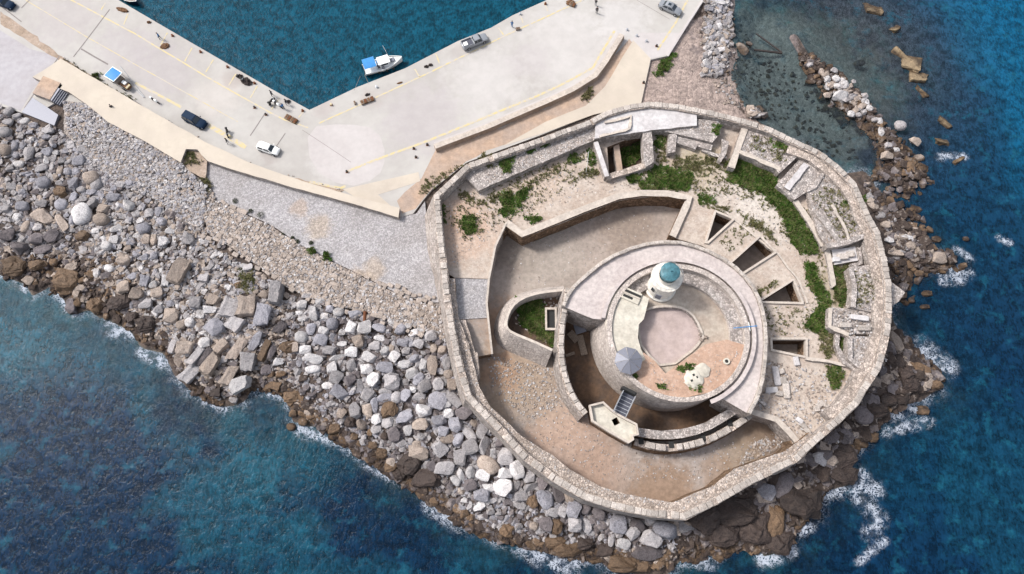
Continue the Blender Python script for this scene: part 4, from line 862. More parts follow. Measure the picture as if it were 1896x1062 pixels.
# (x, y, w, h, tone[, angle of the long side]) surveyed from the photograph
BO = """567,547,22,10,G 558,563,20,18,W 591,558,22,12,W 609,571,18,15,B 580,581,31,17,W,98 553,579,17,9,W 560,590,17,9,W 600,585,16,14,W 627,577,19,14,W 656,581,30,14,B 615,599,18,20,B 649,605,20,27,W 675,606,27,27,W 701,606,27,18,B
599,611,20,16,W 575,609,24,18,B,75 618,623,15,20,B 558,623,22,19,W 633,615,15,13,W 593,630,27,24,B 633,636,20,13,W 663,630,27,22,T,-60 702,625,22,13,W 692,639,22,20,G 712,649,17,21,W 649,650,24,22,W 609,647,26,18,G 564,647,22,20,W
542,643,22,20,T 683,660,27,20,W,-20 579,664,37,18,W 626,663,30,14,W 712,680,32,22,B 677,683,27,20,W 650,674,26,20,G,-60 615,680,20,20,W 579,683,24,13,W 554,671,20,11,B,90
725,595,22,12,W 741,609,26,20,B,80 754,603,14,12,W 765,616,20,15,W 779,609,16,12,W 797,621,24,20,G 744,633,22,16,B 775,636,22,18,G 807,595,10,10,T 803,645,12,15,T 818,648,18,22,T 725,645,20,12,T,100 751,649,16,16,G 731,660,20,22,W
748,674,30,18,W,25 766,663,16,22,B 783,674,24,15,W,90 801,677,40,18,T,95 827,673,26,16,G,85 830,693,16,15,T 763,691,24,20,W,20 775,698,22,18,B 784,653,14,10,G 724,701,28,26,G
623,698,25,26,G 647,703,24,20,D,45 669,711,17,24,G 690,703,30,23,W,80 723,707,34,28,G 628,725,32,24,B,-30 654,722,20,11,W,85 606,714,20,14,W 680,731,26,22,G,60 713,724,26,12,G 712,738,30,20,B 751,708,13,15,G 774,705,20,18,B 786,715,28,22,G,50
734,736,16,20,G 750,732,26,20,B,80 764,721,15,12,W 776,737,22,22,G 657,759,28,22,G,100 680,762,20,26,T 692,751,30,14,B,90 721,760,24,25,Y 633,765,17,20,T 697,776,20,20,W 717,782,22,20,G 747,772,34,20,B,30 782,759,32,24,W 777,785,30,22,T
668,785,22,20,T 696,794,20,18,G 730,804,23,28,D 755,797,17,20,W 779,807,18,14,G 743,820,17,13,G 760,816,10,12,G 618,794,20,16,Y 772,823,16,14,T 685,800,10,12,Y 712,807,13,12,N
812,711,20,24,G 838,711,20,26,T 811,742,32,34,B 838,737,42,19,G,-50 825,748,20,13,W 829,765,22,18,W 859,763,34,26,D 811,778,30,22,B,25 843,786,24,26,B 821,797,20,20,B 828,814,28,16,T 869,802,40,17,G,-55 877,783,16,15,T 893,799,28,20,G,80 905,797,20,10,W,100
848,814,30,18,B,80 925,820,18,20,D 900,824,32,26,G,70 870,828,30,28,G 814,830,28,26,G,-60 772,838,44,24,T 852,847,23,30,G 915,840,20,15,W,90 904,860,36,24,T,-30 936,845,30,30,G 823,867,38,24,G,10 799,864,18,20,D 871,874,27,20,W,-45 853,878,28,13,W,-60
844,888,22,15,W,-50 895,879,26,22,W,-25 870,897,26,20,D 905,903,28,14,W 890,916,26,24,B 861,926,17,10,W 931,903,32,33,W 935,876,28,20,W 887,937,24,14,W,30 853,909,15,12,T 908,946,16,12,G 892,957,18,10,G 908,927,18,10,G
957,870,26,34,W 979,884,20,20,G 1005,894,30,20,D,80 985,904,25,20,G 1008,922,38,26,B,-50 1033,915,30,18,D,-70 1054,921,18,22,T 964,919,25,18,G 962,935,24,14,G 985,929,22,15,Y,-60 1023,949,27,16,G 1043,947,16,20,G 1063,943,26,30,B 1085,943,18,26,D
1109,950,27,20,D,-50 1063,971,28,26,G 1087,973,26,17,G,90 1012,971,22,26,D 989,973,15,12,T 938,981,22,18,Y 1099,963,14,18,D 1113,973,20,12,D 955,899,20,13,G,60 1030,974,18,22,Y 1144,970,32,32,B 1171,988,28,20,G,30 1179,974,26,22,D 1205,997,38,28,G,-20
1231,980,36,24,B 1270,974,46,20,G,8 1155,1007,24,19,W 1145,990,16,11,G 1132,997,24,10,G,80 1199,1025,50,22,D 1156,1043,44,26,Y 1182,1047,30,20,Y 1205,964,20,14,G 1420,911,28,30,B 1450,899,42,26,D,60 1410,955,32,20,B,100 1433,936,11,11,W 1450,933,22,12,T,100
1433,970,55,26,Y,85 1480,925,62,48,N 1368,942,66,48,N 1395,975,50,44,N 1310,960,50,40,N 1340,985,40,36,N 1440,1000,40,34,N 1558,846,42,34,N,15 1560,875,42,30,N,-15 1519,850,30,24,G 1541,821,24,12,W,30 1600,767,32,28,D 1624,757,38,28,N 1610,806,26,18,Y 1707,760,20,16,Y
1658,633,44,22,T,110 1702,684,32,20,Y,-20 1729,711,28,17,Y,-15 1633,686,24,18,D,90 1653,721,24,20,D 1614,740,28,24,D 1678,691,24,24,N 1682,711,28,24,N 1663,672,20,22,N 1690,668,22,18,N 1640,740,30,24,N 1668,735,26,22,N
1722,424,18,15,Y 1692,420,22,18,T 1675,439,34,15,W 1646,444,20,12,W 1658,468,30,13,T 1736,476,30,26,T 1702,464,18,16,T 1722,466,14,14,T 1682,471,18,16,D 1697,490,20,14,N 1780,493,18,12,Y 1714,544,20,14,N 1685,557,12,12,N 1709,569,18,10,N 1638,415,18,16,T 1631,397,16,14,G
1619,383,16,14,T 1687,454,18,14,T 1663,451,14,12,T 1719,454,14,12,G 1648,481,16,14,D 1670,486,18,14,N 1785,444,10,9,N 1497,123,12,11,G 1528,150,16,16,W 1546,148,16,13,W 1562,156,16,14,W 1547,162,14,12,W 1553,183,28,26,W 1542,133,16,13,G 1577,155,10,10,G 1598,180,16,15,G
1609,201,14,12,W 1571,216,14,12,W 1584,218,12,10,G 1617,224,14,12,G 1628,227,20,12,W,80 1628,247,20,13,W,85 1663,236,20,18,G 1657,279,15,11,W 1688,268,24,18,T 1641,272,16,14,G 1637,293,26,18,T 1580,178,16,14,D 1568,189,16,14,D 1526,182,16,14,T 1519,135,16,10,T,90 1589,200,18,14,D 1700,293,20,14,T
1330,2,34,14,W 1338,75,20,12,W,85 1375,88,36,22,T,-60 1386,82,16,12,T 1330,48,20,12,W,60 1326,66,16,13,G 1344,94,14,12,G 1318,90,14,11,W
15,205,20,15,G,30 31,214,20,16,G,80 46,224,18,13,W 61,231,18,14,B 14,225,20,18,G 7,243,22,18,G 88,241,25,16,G 54,244,15,10,B 85,253,18,14,B 58,257,14,11,W 35,239,14,14,B 37,253,16,10,G 9,276,22,20,T 27,270,18,14,B,90 42,269,16,13,B,60 66,268,14,8,W,90 52,284,28,22,G,100
30,286,13,12,B 86,279,20,18,B 97,267,14,12,B 71,287,16,13,G 103,282,13,12,W 121,281,16,12,B 151,275,20,18,G 131,268,22,16,G,-60 85,299,18,13,W,90 99,293,18,14,G,90 114,297,16,14,G 127,299,16,12,G,90 145,296,26,24,B 34,303,20,14,W 110,316,20,14,T,80 125,316,15,14,B 140,316,16,14,B 76,311,28,16,G,20
96,311,16,12,G,90 17,310,18,15,G 61,334,20,12,B 79,337,24,20,B 109,337,15,12,G 136,338,26,20,B,80 168,328,26,24,T 178,341,22,18,G,90 193,335,20,13,B 38,355,20,13,B 21,345,18,16,G 110,354,28,18,Y 150,350,17,13,G 169,355,24,14,B 136,364,20,15,B,60 41,381,24,17,B 8,385,20,18,G 32,366,20,10,G
65,354,18,13,D 75,375,22,18,G 113,379,22,20,B 152,368,20,13,G 169,375,20,22,G 191,385,22,22,T 32,401,16,14,W 76,399,46,28,T,-28 114,412,42,16,T,-55 150,395,38,32,W,100 133,405,22,15,B,80 186,406,28,20,T 47,419,22,14,T,80 68,420,26,14,G 11,433,28,28,D 66,441,28,24,D 95,436,30,26,D,40
34,456,32,27,D,40 78,461,36,20,D,12 151,436,20,20,Y 176,427,18,12,W 210,364,27,18,B 224,341,18,16,G 239,337,16,16,B 211,348,14,13,B 236,379,24,24,W 219,379,14,12,W 251,396,20,14,G,25 259,408,16,13,W,40 276,395,24,18,G,90 293,392,22,14,B,90 299,409,18,14,B 265,422,22,20,B 215,423,26,14,W,20
253,435,16,12,W 270,443,22,17,T,90 284,443,22,14,T,90 241,447,18,14,B 301,446,22,22,W 235,459,16,14,T 314,427,22,13,W 348,442,24,24,G 197,454,18,16,W 211,443,20,18,W 251,470,20,13,B 284,473,18,16,B 268,475,15,15,B 227,473,20,16,T 203,496,18,13,W 228,481,28,24,T,70 245,511,18,16,B 268,519,17,20,B
283,526,16,16,W 307,519,20,15,W,90 333,502,44,34,T,75 227,531,28,26,T 251,543,28,24,T 220,558,34,26,N 268,562,28,20,G,10 290,542,22,22,T 314,583,32,30,T 292,572,18,17,G 335,601,17,15,T 351,596,16,16,W 371,584,16,14,W 268,600,30,26,N 196,583,18,12,Y,80 361,560,20,20,G 245,587,22,20,N
394,555,24,20,T 388,573,26,13,W 422,568,38,31,G,80 457,568,40,27,T,88 395,606,38,34,B,40 436,601,28,25,G,50 512,541,38,25,G,88 486,585,42,24,B,85 358,563,24,17,B,80 378,515,18,16,G 490,544,16,14,T 487,527,20,14,G 459,495,22,14,G 440,528,16,14,Y 518,607,24,14,D,50
321,641,22,14,G,80 344,641,26,22,T 333,664,28,22,T,80 363,658,36,17,G,60 379,662,36,12,D,60 352,692,40,20,G,45 377,634,22,22,W 411,641,26,20,T,50 391,676,42,24,T,60 459,669,32,28,G,88 473,632,42,19,B,60 492,648,36,15,Y,72 503,650,34,14,D,72 423,696,38,16,T,60 443,713,38,26,W,25 439,646,46,17,T,60
492,685,20,19,D 414,665,16,15,G 432,740,16,14,G 400,727,18,16,N 519,692,20,14,Y 515,669,22,15,W 540,733,24,18,Y 542,765,16,14,Y 510,715,22,16,Y 531,641,26,18,Y 561,780,16,13,Y 23,492,36,34,Y 66,489,28,18,Y 99,485,14,14,Y 120,519,52,38,Y 144,561,14,12,Y 131,567,34,20,D,110
178,505,18,14,W,90 175,563,26,22,Y 52,519,24,18,T 539,790,16,12,Y 617,808,18,12,N 689,824,20,14,Y 706,841,22,18,Y 725,864,22,14,Y 655,808,16,13,Y 760,862,42,36,N,60 785,885,42,30,N 740,880,22,18,N 1053,1016,40,20,Y 1027,1003,28,16,Y 1119,1019,26,20,N 1085,1005,26,18,N 648,780,18,16,N 561,700,18,15,N"""
boul = []
for tk in BO.split():
    f = tk.split(','); boul.append((float(f[0]), float(f[1]), float(f[2]), float(f[3]), f[4], float(f[5]) if len(f) > 5 else None))
boul.sort(key=lambda b: -b[2]*b[3])
BLOCKZONE = lambda x, y: 315 < x < 530 and 540 < y < 730
def zone(x, y):
    if y < 330 and x > 1290 and x < 1400: return 'on the beach beside the quay'
    if x > 1400 and y < 310: return 'in the reef off the north east shore'
    if x > 1590 and y < 520: return 'on the rocky spit east of the fortress'
    if x > 1590: return 'below the south east wall' if y < 790 else 'in the surf south east of the wall'
    if x > 1480: return 'under the south east corner wall'
    if x > 1280: return 'under the south wall by the point'
    if x > 1090: return 'under the southern tip of the wall'
    if x > 940: return 'along the foot of the south wall'
    if x > 800 and y > 800: return 'in the white pile near the south wall'
    if x > 700 and y > 700: return 'in the slope below the west wall'
    if x > 690: return 'between the paved apron and west wall'
    if x > 600 and y > 745: return 'at the water edge below the white pile'
    if x > 535 and y < 745: return 'in the white pile below the apron'
    if x > 535: return 'at the water edge below the white pile'
    if BLOCKZONE(x, y): return 'among the squared blocks on the headland'
    if y > 700: return 'at the water edge of the headland'
    if x > 195 and y > 485: return 'in the lower grey pile by the sea'
    if x > 195: return 'in the pale pile under the cobble slope'
    if y > 470: return 'in the foam on the left shore'
    if y > 395: return 'in the dark pile on the left shore'
    if y > 325: return 'in the middle of the left pile'
    return 'in the grey pile below the boat ramp'
TN = dict(W='white', G='grey', B='bluish grey', T='tan', Y='ochre', D='dark grey', N='dark brown')
things = []; rest_items = []
placed = []
for k, (x, y, ww, hh, tn, ang) in enumerate(boul):
    r = random.Random(k*7+1)
    s = 11.0; L = max(ww, hh)/s; W_ = min(ww, hh)/s
    if ang is None: ang = (0 if ww >= hh else 90)+r.uniform(-14, 14)
    hgt = W_*r.uniform(.62, .85) if W_ < 2.6 else W_*.55
    g = P(x, y, 1.0); z0 = TH(g.x, g.y)
    p = P(x, y, max(z0, -.6)+hgt*.45); z0 = TH(p.x, p.y)
    if hgt*.9+z0 < .5 and tn != 'W': z0 = .45-hgt*.8
    if z0+hgt*.8 < .35: z0 = .5-hgt*.8
    if 1490 < x < 1700 and y < 300 and tn in 'WGT': z0 = max(z0, .55)
    kind = ('block' if r.random() < .7 else 'angular') if BLOCKZONE(x, y) else ('block' if (x > 230 and x < 470 and y < 560 and r.random() < .3) else ('crag' if tn in 'YN' else 'rounded' if ((x < 200 and r.random() < .16) or r.random() < .05) else 'angular'))
    placed.append((p.x, p.y, L/2))
    zc = z0+hgt*.34
    if k < 300:
        me = r.choice(RK[kind]); o = bpy.data.objects.new('boulder', me); COL.objects.link(o)
        o.location = (p.x, p.y, zc); o.scale = (L*(1.12 if kind != 'block' else 1.02), W_*(1.12 if kind != 'block' else .98), hgt*1.15)
        tl_ = .22 if kind in ('block', 'angular') else .14; o.rotation_euler = (r.uniform(-tl_, tl_), r.uniform(-tl_, tl_), R_(ang))
        o.material_slots[0].link = 'OBJECT'; o.material_slots[0].material = M['rock'+tn]
        asp = L/W_; sz = 'large ' if L > 3.0 else ('small ' if L < 1.9 else '')
        sh = {'crag': 'craggy', 'block': 'squared', 'rounded': 'rounded', 'angular': 'angular'}[kind]
        if asp > 1.75: sh = 'long '+sh
        o['category'] = 'boulder'; o['group'] = 'boulders on the rocky shore'
        things.append((o, f"{sz}{TN[tn]} {sh} boulder {zone(x, y)}", x, y))
    else: rest_items.append((p.x, p.y, zc, L*1.1, W_*1.1, hgt*1.1, R_(ang), T3[tn]))
# boulders no. 301 onward and the small fill between the large ones
BV = []
for me in RK['angular'][:6]+RK['rounded'][:2]:
    V = np.array([v.co[:] for v in me.vertices]); T = np.array([p.vertices[:] for p in me.polygons]); BV.append((V, T))
joined('smaller_boulders', rest_items, 'smaller loose boulders lying among the big ones', variants=BV)
def inpoly(x, y, poly):
    c = False; n = len(poly)
    for i in range(n):
        x1, y1 = poly[i]; x2, y2 = poly[(i+1) % n]
        if (y1 > y) != (y2 > y) and x < (x2-x1)*(y-y1)/(y2-y1)+x1: c = not c
    return c
def over_shaft(x, y): return any(inpoly(x, y, h_) for h_ in SH+[VH])
def scatter(px, n, fn, zq=0.0):
    """n random survey points inside a photo polygon -> fn(x, y)"""
    xs = [p[0] for p in px]; ys = [p[1] for p in px]; out = []; tries = 0; r = random.Random(int(xs[0]*7+ys[0]+n))
    while len(out) < n and tries < n*12:
        tries += 1; x = r.uniform(min(xs), max(xs)); y = r.uniform(min(ys), max(ys))
        if inpoly(x, y, px): out.append(fn(x, y, r))
    return [o for o in out if o is not None]
def fill(px, n, smin, smax, tn, lift=0.0, wet=True):
    def f(x, y, r):
        g = P(x, y, .8); z = TH(g.x, g.y); s = r.uniform(smin, smax)*(1 if r.random() < .8 else 1.35)
        t = r.choice(tn)
        if z < .35 and wet: t = r.choice('YNNND')
        if z < -1.5: return None
        return (g.x, g.y, z+s*.12+lift, s*r.uniform(.9, 1.6), s, s*r.uniform(.5, .85), r.uniform(0, 3.14), T3[t]*1.0)
    return scatter(px, n, f)
it = []
it += fill([(0, 195), (60, 235), (110, 240), (125, 262), (165, 300), (215, 345), (200, 480), (100, 480), (0, 480)], 1700, .35, 1.1, 'GGDBGDT')  # darker stones mixed in as painted shade between the boulders
it += fill([(120, 290), (165, 296), (215, 345), (290, 372), (330, 405), (300, 420), (200, 400), (150, 350)], 420, .5, 1.1, 'GGBTD')
it += fill([(190, 380), (240, 395), (330, 405), (400, 430), (430, 480), (500, 520), (540, 550), (500, 620), (420, 660), (330, 640), (250, 600), (190, 540), (150, 470)], 3200, .3, 1.0, 'GGBDWTTG')
it += fill([(300, 640), (420, 560), (540, 560), (560, 740), (470, 720), (400, 750), (350, 725)], 1500, .35, 1.0, 'TTGDGND')  # dark tones deepen the shade between the squared blocks
it += fill([(535, 550), (690, 570), (830, 620), (860, 740), (1000, 880), (1100, 930), (1260, 970), (1250, 1040), (1100, 1015), (900, 980), (770, 890), (600, 790), (535, 740)], 4200, .35, 1.05, 'GGDDBD')  # dark grey tones put the shade of the gaps into the fill
it += fill([(100, 470), (210, 470), (330, 650), (280, 640), (200, 585), (120, 550), (0, 510), (0, 470)], 700, .5, 1.2, 'NNYTD')
it += fill([(500, 690), (600, 770), (770, 890), (900, 975), (1050, 1015), (1250, 1020), (1250, 1050), (1080, 1035), (880, 990), (740, 890), (600, 800), (520, 730)], 1900, .4, 1.4, 'YNNYT')
it += fill([(1240, 980), (1390, 900), (1520, 825), (1600, 745), (1655, 600), (1700, 650), (1750, 700), (1640, 770), (1570, 850), (1520, 920), (1460, 1010), (1400, 1020), (1270, 1040)], 2600, .5, 1.9, 'NNNDDT')
it += fill([(1600, 330), (1638, 358), (1668, 400), (1730, 452), (1765, 485), (1740, 500), (1660, 502), (1640, 440), (1610, 380)], 600, .5, 1.3, 'TDGDNN')
it += fill([(1375, 110), (1440, 90), (1500, 150), (1580, 230), (1600, 290), (1500, 270), (1420, 210)], 200, .25, .8, 'GTGT', lift=.0)
it += fill([(1660, 300), (1720, 280), (1760, 330), (1700, 360), (1720, 420), (1800, 490), (1780, 520), (1680, 560), (1655, 520), (1700, 470), (1640, 360)], 260, .7, 1.6, 'DNND', lift=.4)
it += fill([(1520, 130), (1565, 140), (1610, 200), (1590, 215), (1545, 190)], 60, .8, 1.4, 'WGT', lift=.6, wet=False)
it += fill([(1480, 95), (1510, 100), (1560, 130), (1600, 170), (1640, 220), (1690, 270), (1710, 330), (1620, 330), (1630, 280), (1590, 230), (1540, 200), (1500, 140)], 600, .6, 1.4, 'DDNTG', lift=.25)
it += fill([(1300, -10), (1352, -10), (1360, 60), (1350, 100), (1330, 140), (1300, 140), (1305, 60)], 420, .4, 1.3, 'WGGTB', lift=.1, wet=False)
it += fill([(1385, 198), (1415, 196), (1420, 212), (1392, 216)], 46, .7, 1.4, 'WGT', lift=.5, wet=False)
it += fill([(1290, 60), (1370, 20), (1420, 100), (1400, 210), (1340, 190), (1310, 150)], 300, .25, .6, 'WTTG', wet=False)
joined('rock_fill', it, 'small stones and wet rubble filling the gaps along the shore')
# submerged rocks seen through the water
for k, (x, y, ww, hh) in enumerate([(318, 897, 80, 46), (352, 958, 46, 36), (488, 782, 32, 34), (1738, 900, 50, 36), (1735, 985, 40, 46), (1585, 1010, 60, 46), (1530, 1028, 28, 30), (1655, 1030, 50, 34), (1680, 1020, 40, 20), (80, 557, 52, 40), (30, 554, 22, 34), (1590, 118, 24, 14), (1760, 210, 40, 60), (1700, 600, 40, 30), (1780, 430, 50, 30), (1760, 640, 30, 26), (1830, 760, 40, 30), (240, 700, 34, 30), (1730, 560, 30, 26)]):
    p = P(x, y, -1.2); zb = TH(p.x, p.y); r = random.Random(k); L = ww/11; W_ = hh/11; hz = min(2.4, max(1.0, W_*.6)); zt = max(zb, -1.7) if k else -1.5
    o = bpy.data.objects.new('submerged_rock', r.choice(RK['rounded'])); COL.objects.link(o); o.location = (p.x, p.y, -.42-hz*.5); o.scale = (L, W_, hz); o.rotation_euler = (0, 0, r.uniform(-.3, .3))
    o.material_slots[0].link = 'OBJECT'; o.material_slots[0].material = M['rockG'] if k in (0, 1) else M['rockN']
    o['category'] = 'rock'; o['group'] = 'rocks under the water'
    side_ = 'south west' if x < 700 else 'east' if y < 800 and x > 1500 else 'south east'
    things.append((o, ('pale flat' if k in (0, 1) else 'dark') + f" submerged rock under the water {side_} of the fortress", x, y))
# tilted concrete blocks of the drowned breakwater
for k, (x, y, L, W_, ang, tl, zc) in enumerate([(1619, 14, 3.9, 1.7, -12, .32, -.1), (1656, 46, 2.3, 2.0, 40, .45, -.3), (1672, 95, 4.6, 2.0, -52, .95, -.25), (1690, 115, 3.6, 2.9, -20, .22, .1), (1700, 141, 3.9, 1.9, -10, .3, .0), (1709, 168, 2.8, 1.5, -60, .75, -.15), (1752, 222, 3.2, 1.8, -45, .7, -.3), (1747, 256, 2.6, 1.8, -5, .5, -.2), (1772, 291, 2.7, 1.8, 25, .55, -.35)]):
    p = P(x, y, .5); o = bpy.data.objects.new('concrete_block', RK['block'][k % 6]); COL.objects.link(o); o.location = (p.x, p.y, zc-.5); o.scale = (L, W_*1.35, 1.7)
    o.rotation_euler = Matrix.Rotation(R_(ang), 3, 'Z').to_4x4().to_quaternion().__matmul__(Matrix.Rotation(-tl, 3, 'X').to_quaternion()).to_euler()
    o.material_slots[0].link = 'OBJECT'; o.material_slots[0].material = M['concblock']
    o['category'] = 'concrete block'; o['group'] = 'blocks of the drowned breakwater'
    things.append((o, 'tilted brown concrete block breaking the surface in the drowned breakwater', x, y))
# loose cobbles: breakwater slope, paved apron, terrace, wall heads, court
def cob(px, n, smin, smax, tn, zf):
    def f(x, y, r):
        z = zf(x, y) if callable(zf) else zf
        if z == TER and over_shaft(x, y): return None
        g = P(x, y, z); s = r.uniform(smin, smax)
        return (g.x, g.y, z+s*.12, s*r.uniform(.9, 1.4), s, s*r.uniform(.45, .75), r.uniform(0, 3.14), T3[r.choice(tn)]*1.02)
    return scatter(px, n, f)
slz = lambda x, y: 2.5-.62*max(0, min(1, ((y-190)-(x-120)*.52)/75.0))
it = cob([(110, 240), (165, 296), (215, 340), (215, 352), (150, 312), (118, 262)], 260, .4, 1.0, 'GGBD', 1.85)+cob([(118, 188), (160, 193), (240, 245), (334, 302), (352, 320), (383, 345), (375, 420), (330, 402), (290, 368), (225, 343), (165, 298), (128, 245)], 3600, .3, .75, 'GGBTGW', slz)
it += cob(PAVE, 2600, .25, .6, 'TTGWT', 1.9)
joined('cobbles', it, 'grey and tan cobbles covering the slope below the walkway')
STT = [('SE', [(1400, 665), (1560, 690), (1600, 740), (1500, 815), (1465, 800), (1400, 755)], 900, TER, .2, .6), ('E', [(1420, 560), (1530, 500), (1540, 620), (1500, 660), (1425, 650)], 420, TER, .15, .4), ('N', [(820, 380), (1000, 300), (1200, 330), (1340, 330), (1480, 440), (1500, 500), (1380, 400), (1280, 350), (1150, 350), (960, 400), (840, 500)], 1500, TER, .12, .38),
    ('B', [(1494, 350), (1534, 316), (1572, 340), (1605, 430), (1530, 450)], 420, 6.9, .2, .5), ('NW', [(886, 345), (1000, 300), (1095, 262), (1100, 226), (925, 290)], 420, 7.0, .15, .45), ('NE', [(1380, 240), (1470, 275), (1445, 305), (1375, 280)], 160, 7.0, .2, .5), ('E2', [(1578, 496), (1640, 500), (1640, 575), (1580, 570)], 220, 7.0, .2, .55), ('E3', [(1540, 570), (1645, 580), (1640, 680), (1600, 690), (1570, 640)], 420, 6.9, .2, .55),
    ('N2', [(1240, 225), (1330, 225), (1330, 250), (1240, 240)], 120, 7.1, .15, .45), ('walk', RAMPW+[(1460, 850), (1268, 945), (1080, 912), (920, 785), (850, 690)], 1900, RAMP, .12, .36),
    ('court', [(915, 660), (1040, 690), (1100, 790), (1260, 840), (1440, 800), (1450, 830), (1300, 890), (1120, 890), (970, 800), (900, 720)], 1400, COURT, .12, .38), ('courtN', [(950, 450), (1150, 385), (1240, 385), (1180, 440), (1050, 520), (930, 540)], 350, COURT, .12, .35), ('sweep', [(900, 655), (1030, 680), (1060, 740), (980, 780), (910, 720)], 700, COURT, .2, .55), ('trench', [(1050, 600), (1090, 600), (1110, 730), (1100, 780), (1060, 720)], 200, .1, .2, .6),
    ('soil', [(1190, 660), (1240, 700), (1340, 650), (1375, 650), (1310, 720), (1220, 725)], 200, RIM-.4, .1, .3), ('Dbast', [(950, 560), (1040, 545), (1020, 640), (950, 600)], 300, 3.6, .2, .6), ('rough', [(1390, 820), (1450, 800), (1445, 830), (1370, 860)], 260, COURT, .25, .7), ('verge', [(112, 108), (385, 275), (640, 356), (640, 350), (480, 312), (250, 190), (115, 102)], 420, 1.85, .15, .45)]
it = []
for nm, px, n, z, a_, b_ in STT: it += cob(px, int(n*.7), a_*.9, b_*.75, 'TTWWTTG' if nm != 'trench' else 'NDT', z+.0)
joined('fallen_stones', it, 'small fallen stones strewn over the terraces and court')
# old paving stones of the apron: single stones in rows
ap = empty('paved_strip', P(560, 480, 1.9), 0, 'strip of large worn paving stones on the apron edge', 'paving')
rws = [([(395, 405), (440, 437), (500, 480), (560, 520), (620, 548), (700, 568), (790, 592)], 0)]
k = 0; rr = random.Random(5)
base = PP([(392, 400), (440, 428), (500, 466), (560, 505), (620, 535), (700, 558), (800, 590)], 1.9)
bl = densify(base, 1.05, 0, False); nb = normals2(bl, False)
for i in range(len(bl)-1):
    for j in range(-4, 5):
        if k > 292 or rr.random() < .22: continue
        d_ = bl[i+1]-bl[i]; c_ = bl[i]+Vector((nb[i].x, nb[i].y, 0))*(j*.82+rr.uniform(-.25, .25)+.2*math.sin(i*1.3)); c_ += d_*rr.uniform(-.2, .2)
        o = piece('paving_stone', rr.choice(BLK), (c_.x, c_.y, 1.85+rr.uniform(-.04, .08)), (rr.uniform(.5, 1.2), rr.uniform(.45, .85), .3), math.atan2(d_.y, d_.x)+rr.uniform(-.25, .25), M['paving'], None, .05)
        o.parent = ap; o.matrix_parent_inverse = Matrix.Translation(-ap.location); k += 1
# dressed stones lying about
for k, (x, y, a_, b_, z, an) in enumerate([(1437, 696, 1.0, 3.0, TER, 4), (1450, 704, 1.0, 1.2, TER, 0), (1455, 722, 1.0, 2.6, TER, 0), (1428, 722, 1.8, .9, TER, 5), (1442, 728, 1.2, .8, TER, -10), (1447, 687, .8, .8, TER, 20), (1474, 668, .8, 1.4, TER, 5),
    (1518, 748, 1.3, .8, TER, 35), (1534, 753, 1.8, .7, TER, -30), (1527, 765, 1.2, .8, TER, -30), (1540, 764, 1.5, .6, TER, -30), (1512, 757, .8, .8, TER, 10), (1480, 778, 1.1, .7, TER, -40), (1487, 788, 1.0, .7, TER, -40), (1494, 797, 1.1, .7, TER, -45), (1500, 806, 1, .7, TER, -45),
    (1565, 602, 1.9, .8, 6.8, 0), (1600, 607, 1.9, .9, 6.8, 0), (1590, 588, 2.8, .8, 6.8, -8), (1560, 475, 1.6, 1.0, 6.35, 5), (1575, 470, 1.2, 1.0, 6.35, 5), (1548, 480, 1.2, .8, 6.35, 5)]):
    p = P(x, y, z+.2); o = piece('dressed_stone', BLK[k % 8], (p.x, p.y, z+.2), (a_, b_, .55), R_(an), M['plaster'] if k % 3 == 0 else M['cope'])
    o['category'] = 'stone block'; o['group'] = 'dressed white stones on the terrace'
    wh = 'beside the southernmost light shaft' if x < 1480 and y < 740 else 'along the wall at the south east corner' if x < 1505 and y > 770 else 'in the south east rubble' if y > 700 else 'on the pale pavement by the east wall'
    things.append((o, ('long' if max(a_, b_)/min(a_, b_) > 1.7 else 'short')+' pale dressed stone '+wh, x, y))

# ------------------------------------------------------------------ grass and weeds
def tufts(name, patches, label, mat, blade=.26):
    Vs = []; Ts = []; o = 0
    for px, z, n, *flag in patches:
        xs = [p[0] for p in px]; ys = [p[1] for p in px]; r = random.Random(int(xs[0]+ys[0])); c = 0; tr_ = 0
        ctr = []
        while c < n and tr_ < n*10:
            tr_ += 1; x = r.uniform(min(xs)-3, max(xs)+3); y = r.uniform(min(ys)-3, max(ys)+3)
            jx = 9*noise.noise(Vector((x*.13, y*.13, 1)))+4*noise.noise(Vector((x*.4, y*.4, 1))); jy = 9*noise.noise(Vector((x*.13, y*.13, 9)))+4*noise.noise(Vector((x*.4, y*.4, 9)))
            if not inpoly(x+jx+r.gauss(0, 1.6), y+jy+r.gauss(0, 1.6), px): continue
            if abs(z-TER) < .1 and over_shaft(x, y): continue
            g = P(x, y, z); h = noise.noise(g*.9)+.5*noise.noise(g*2.7)
            if h < (-.30 if not flag else -2) and r.random() < .85: continue
            c += 1
            for b in range(4):
                an = r.uniform(0, 6.28); l = blade*r.uniform(.6, 1.5); up = r.uniform(.12, .42)*(1.1+max(-.8, h)); w2 = blade*.42
                dx, dy = math.cos(an), math.sin(an); bx = g.x+r.uniform(-.15, .15); by = g.y+r.uniform(-.15, .15)
                Vs += [(bx-dy*w2, by+dx*w2, z+.02), (bx+dy*w2, by-dx*w2, z+.02), (bx+dx*l, by+dy*l, z+up)]; Ts.append((o, o+1, o+2)); o += 3
    return tag(fastmesh(name, Vs, Ts, mat), label, kind='stuff')
Z = TER
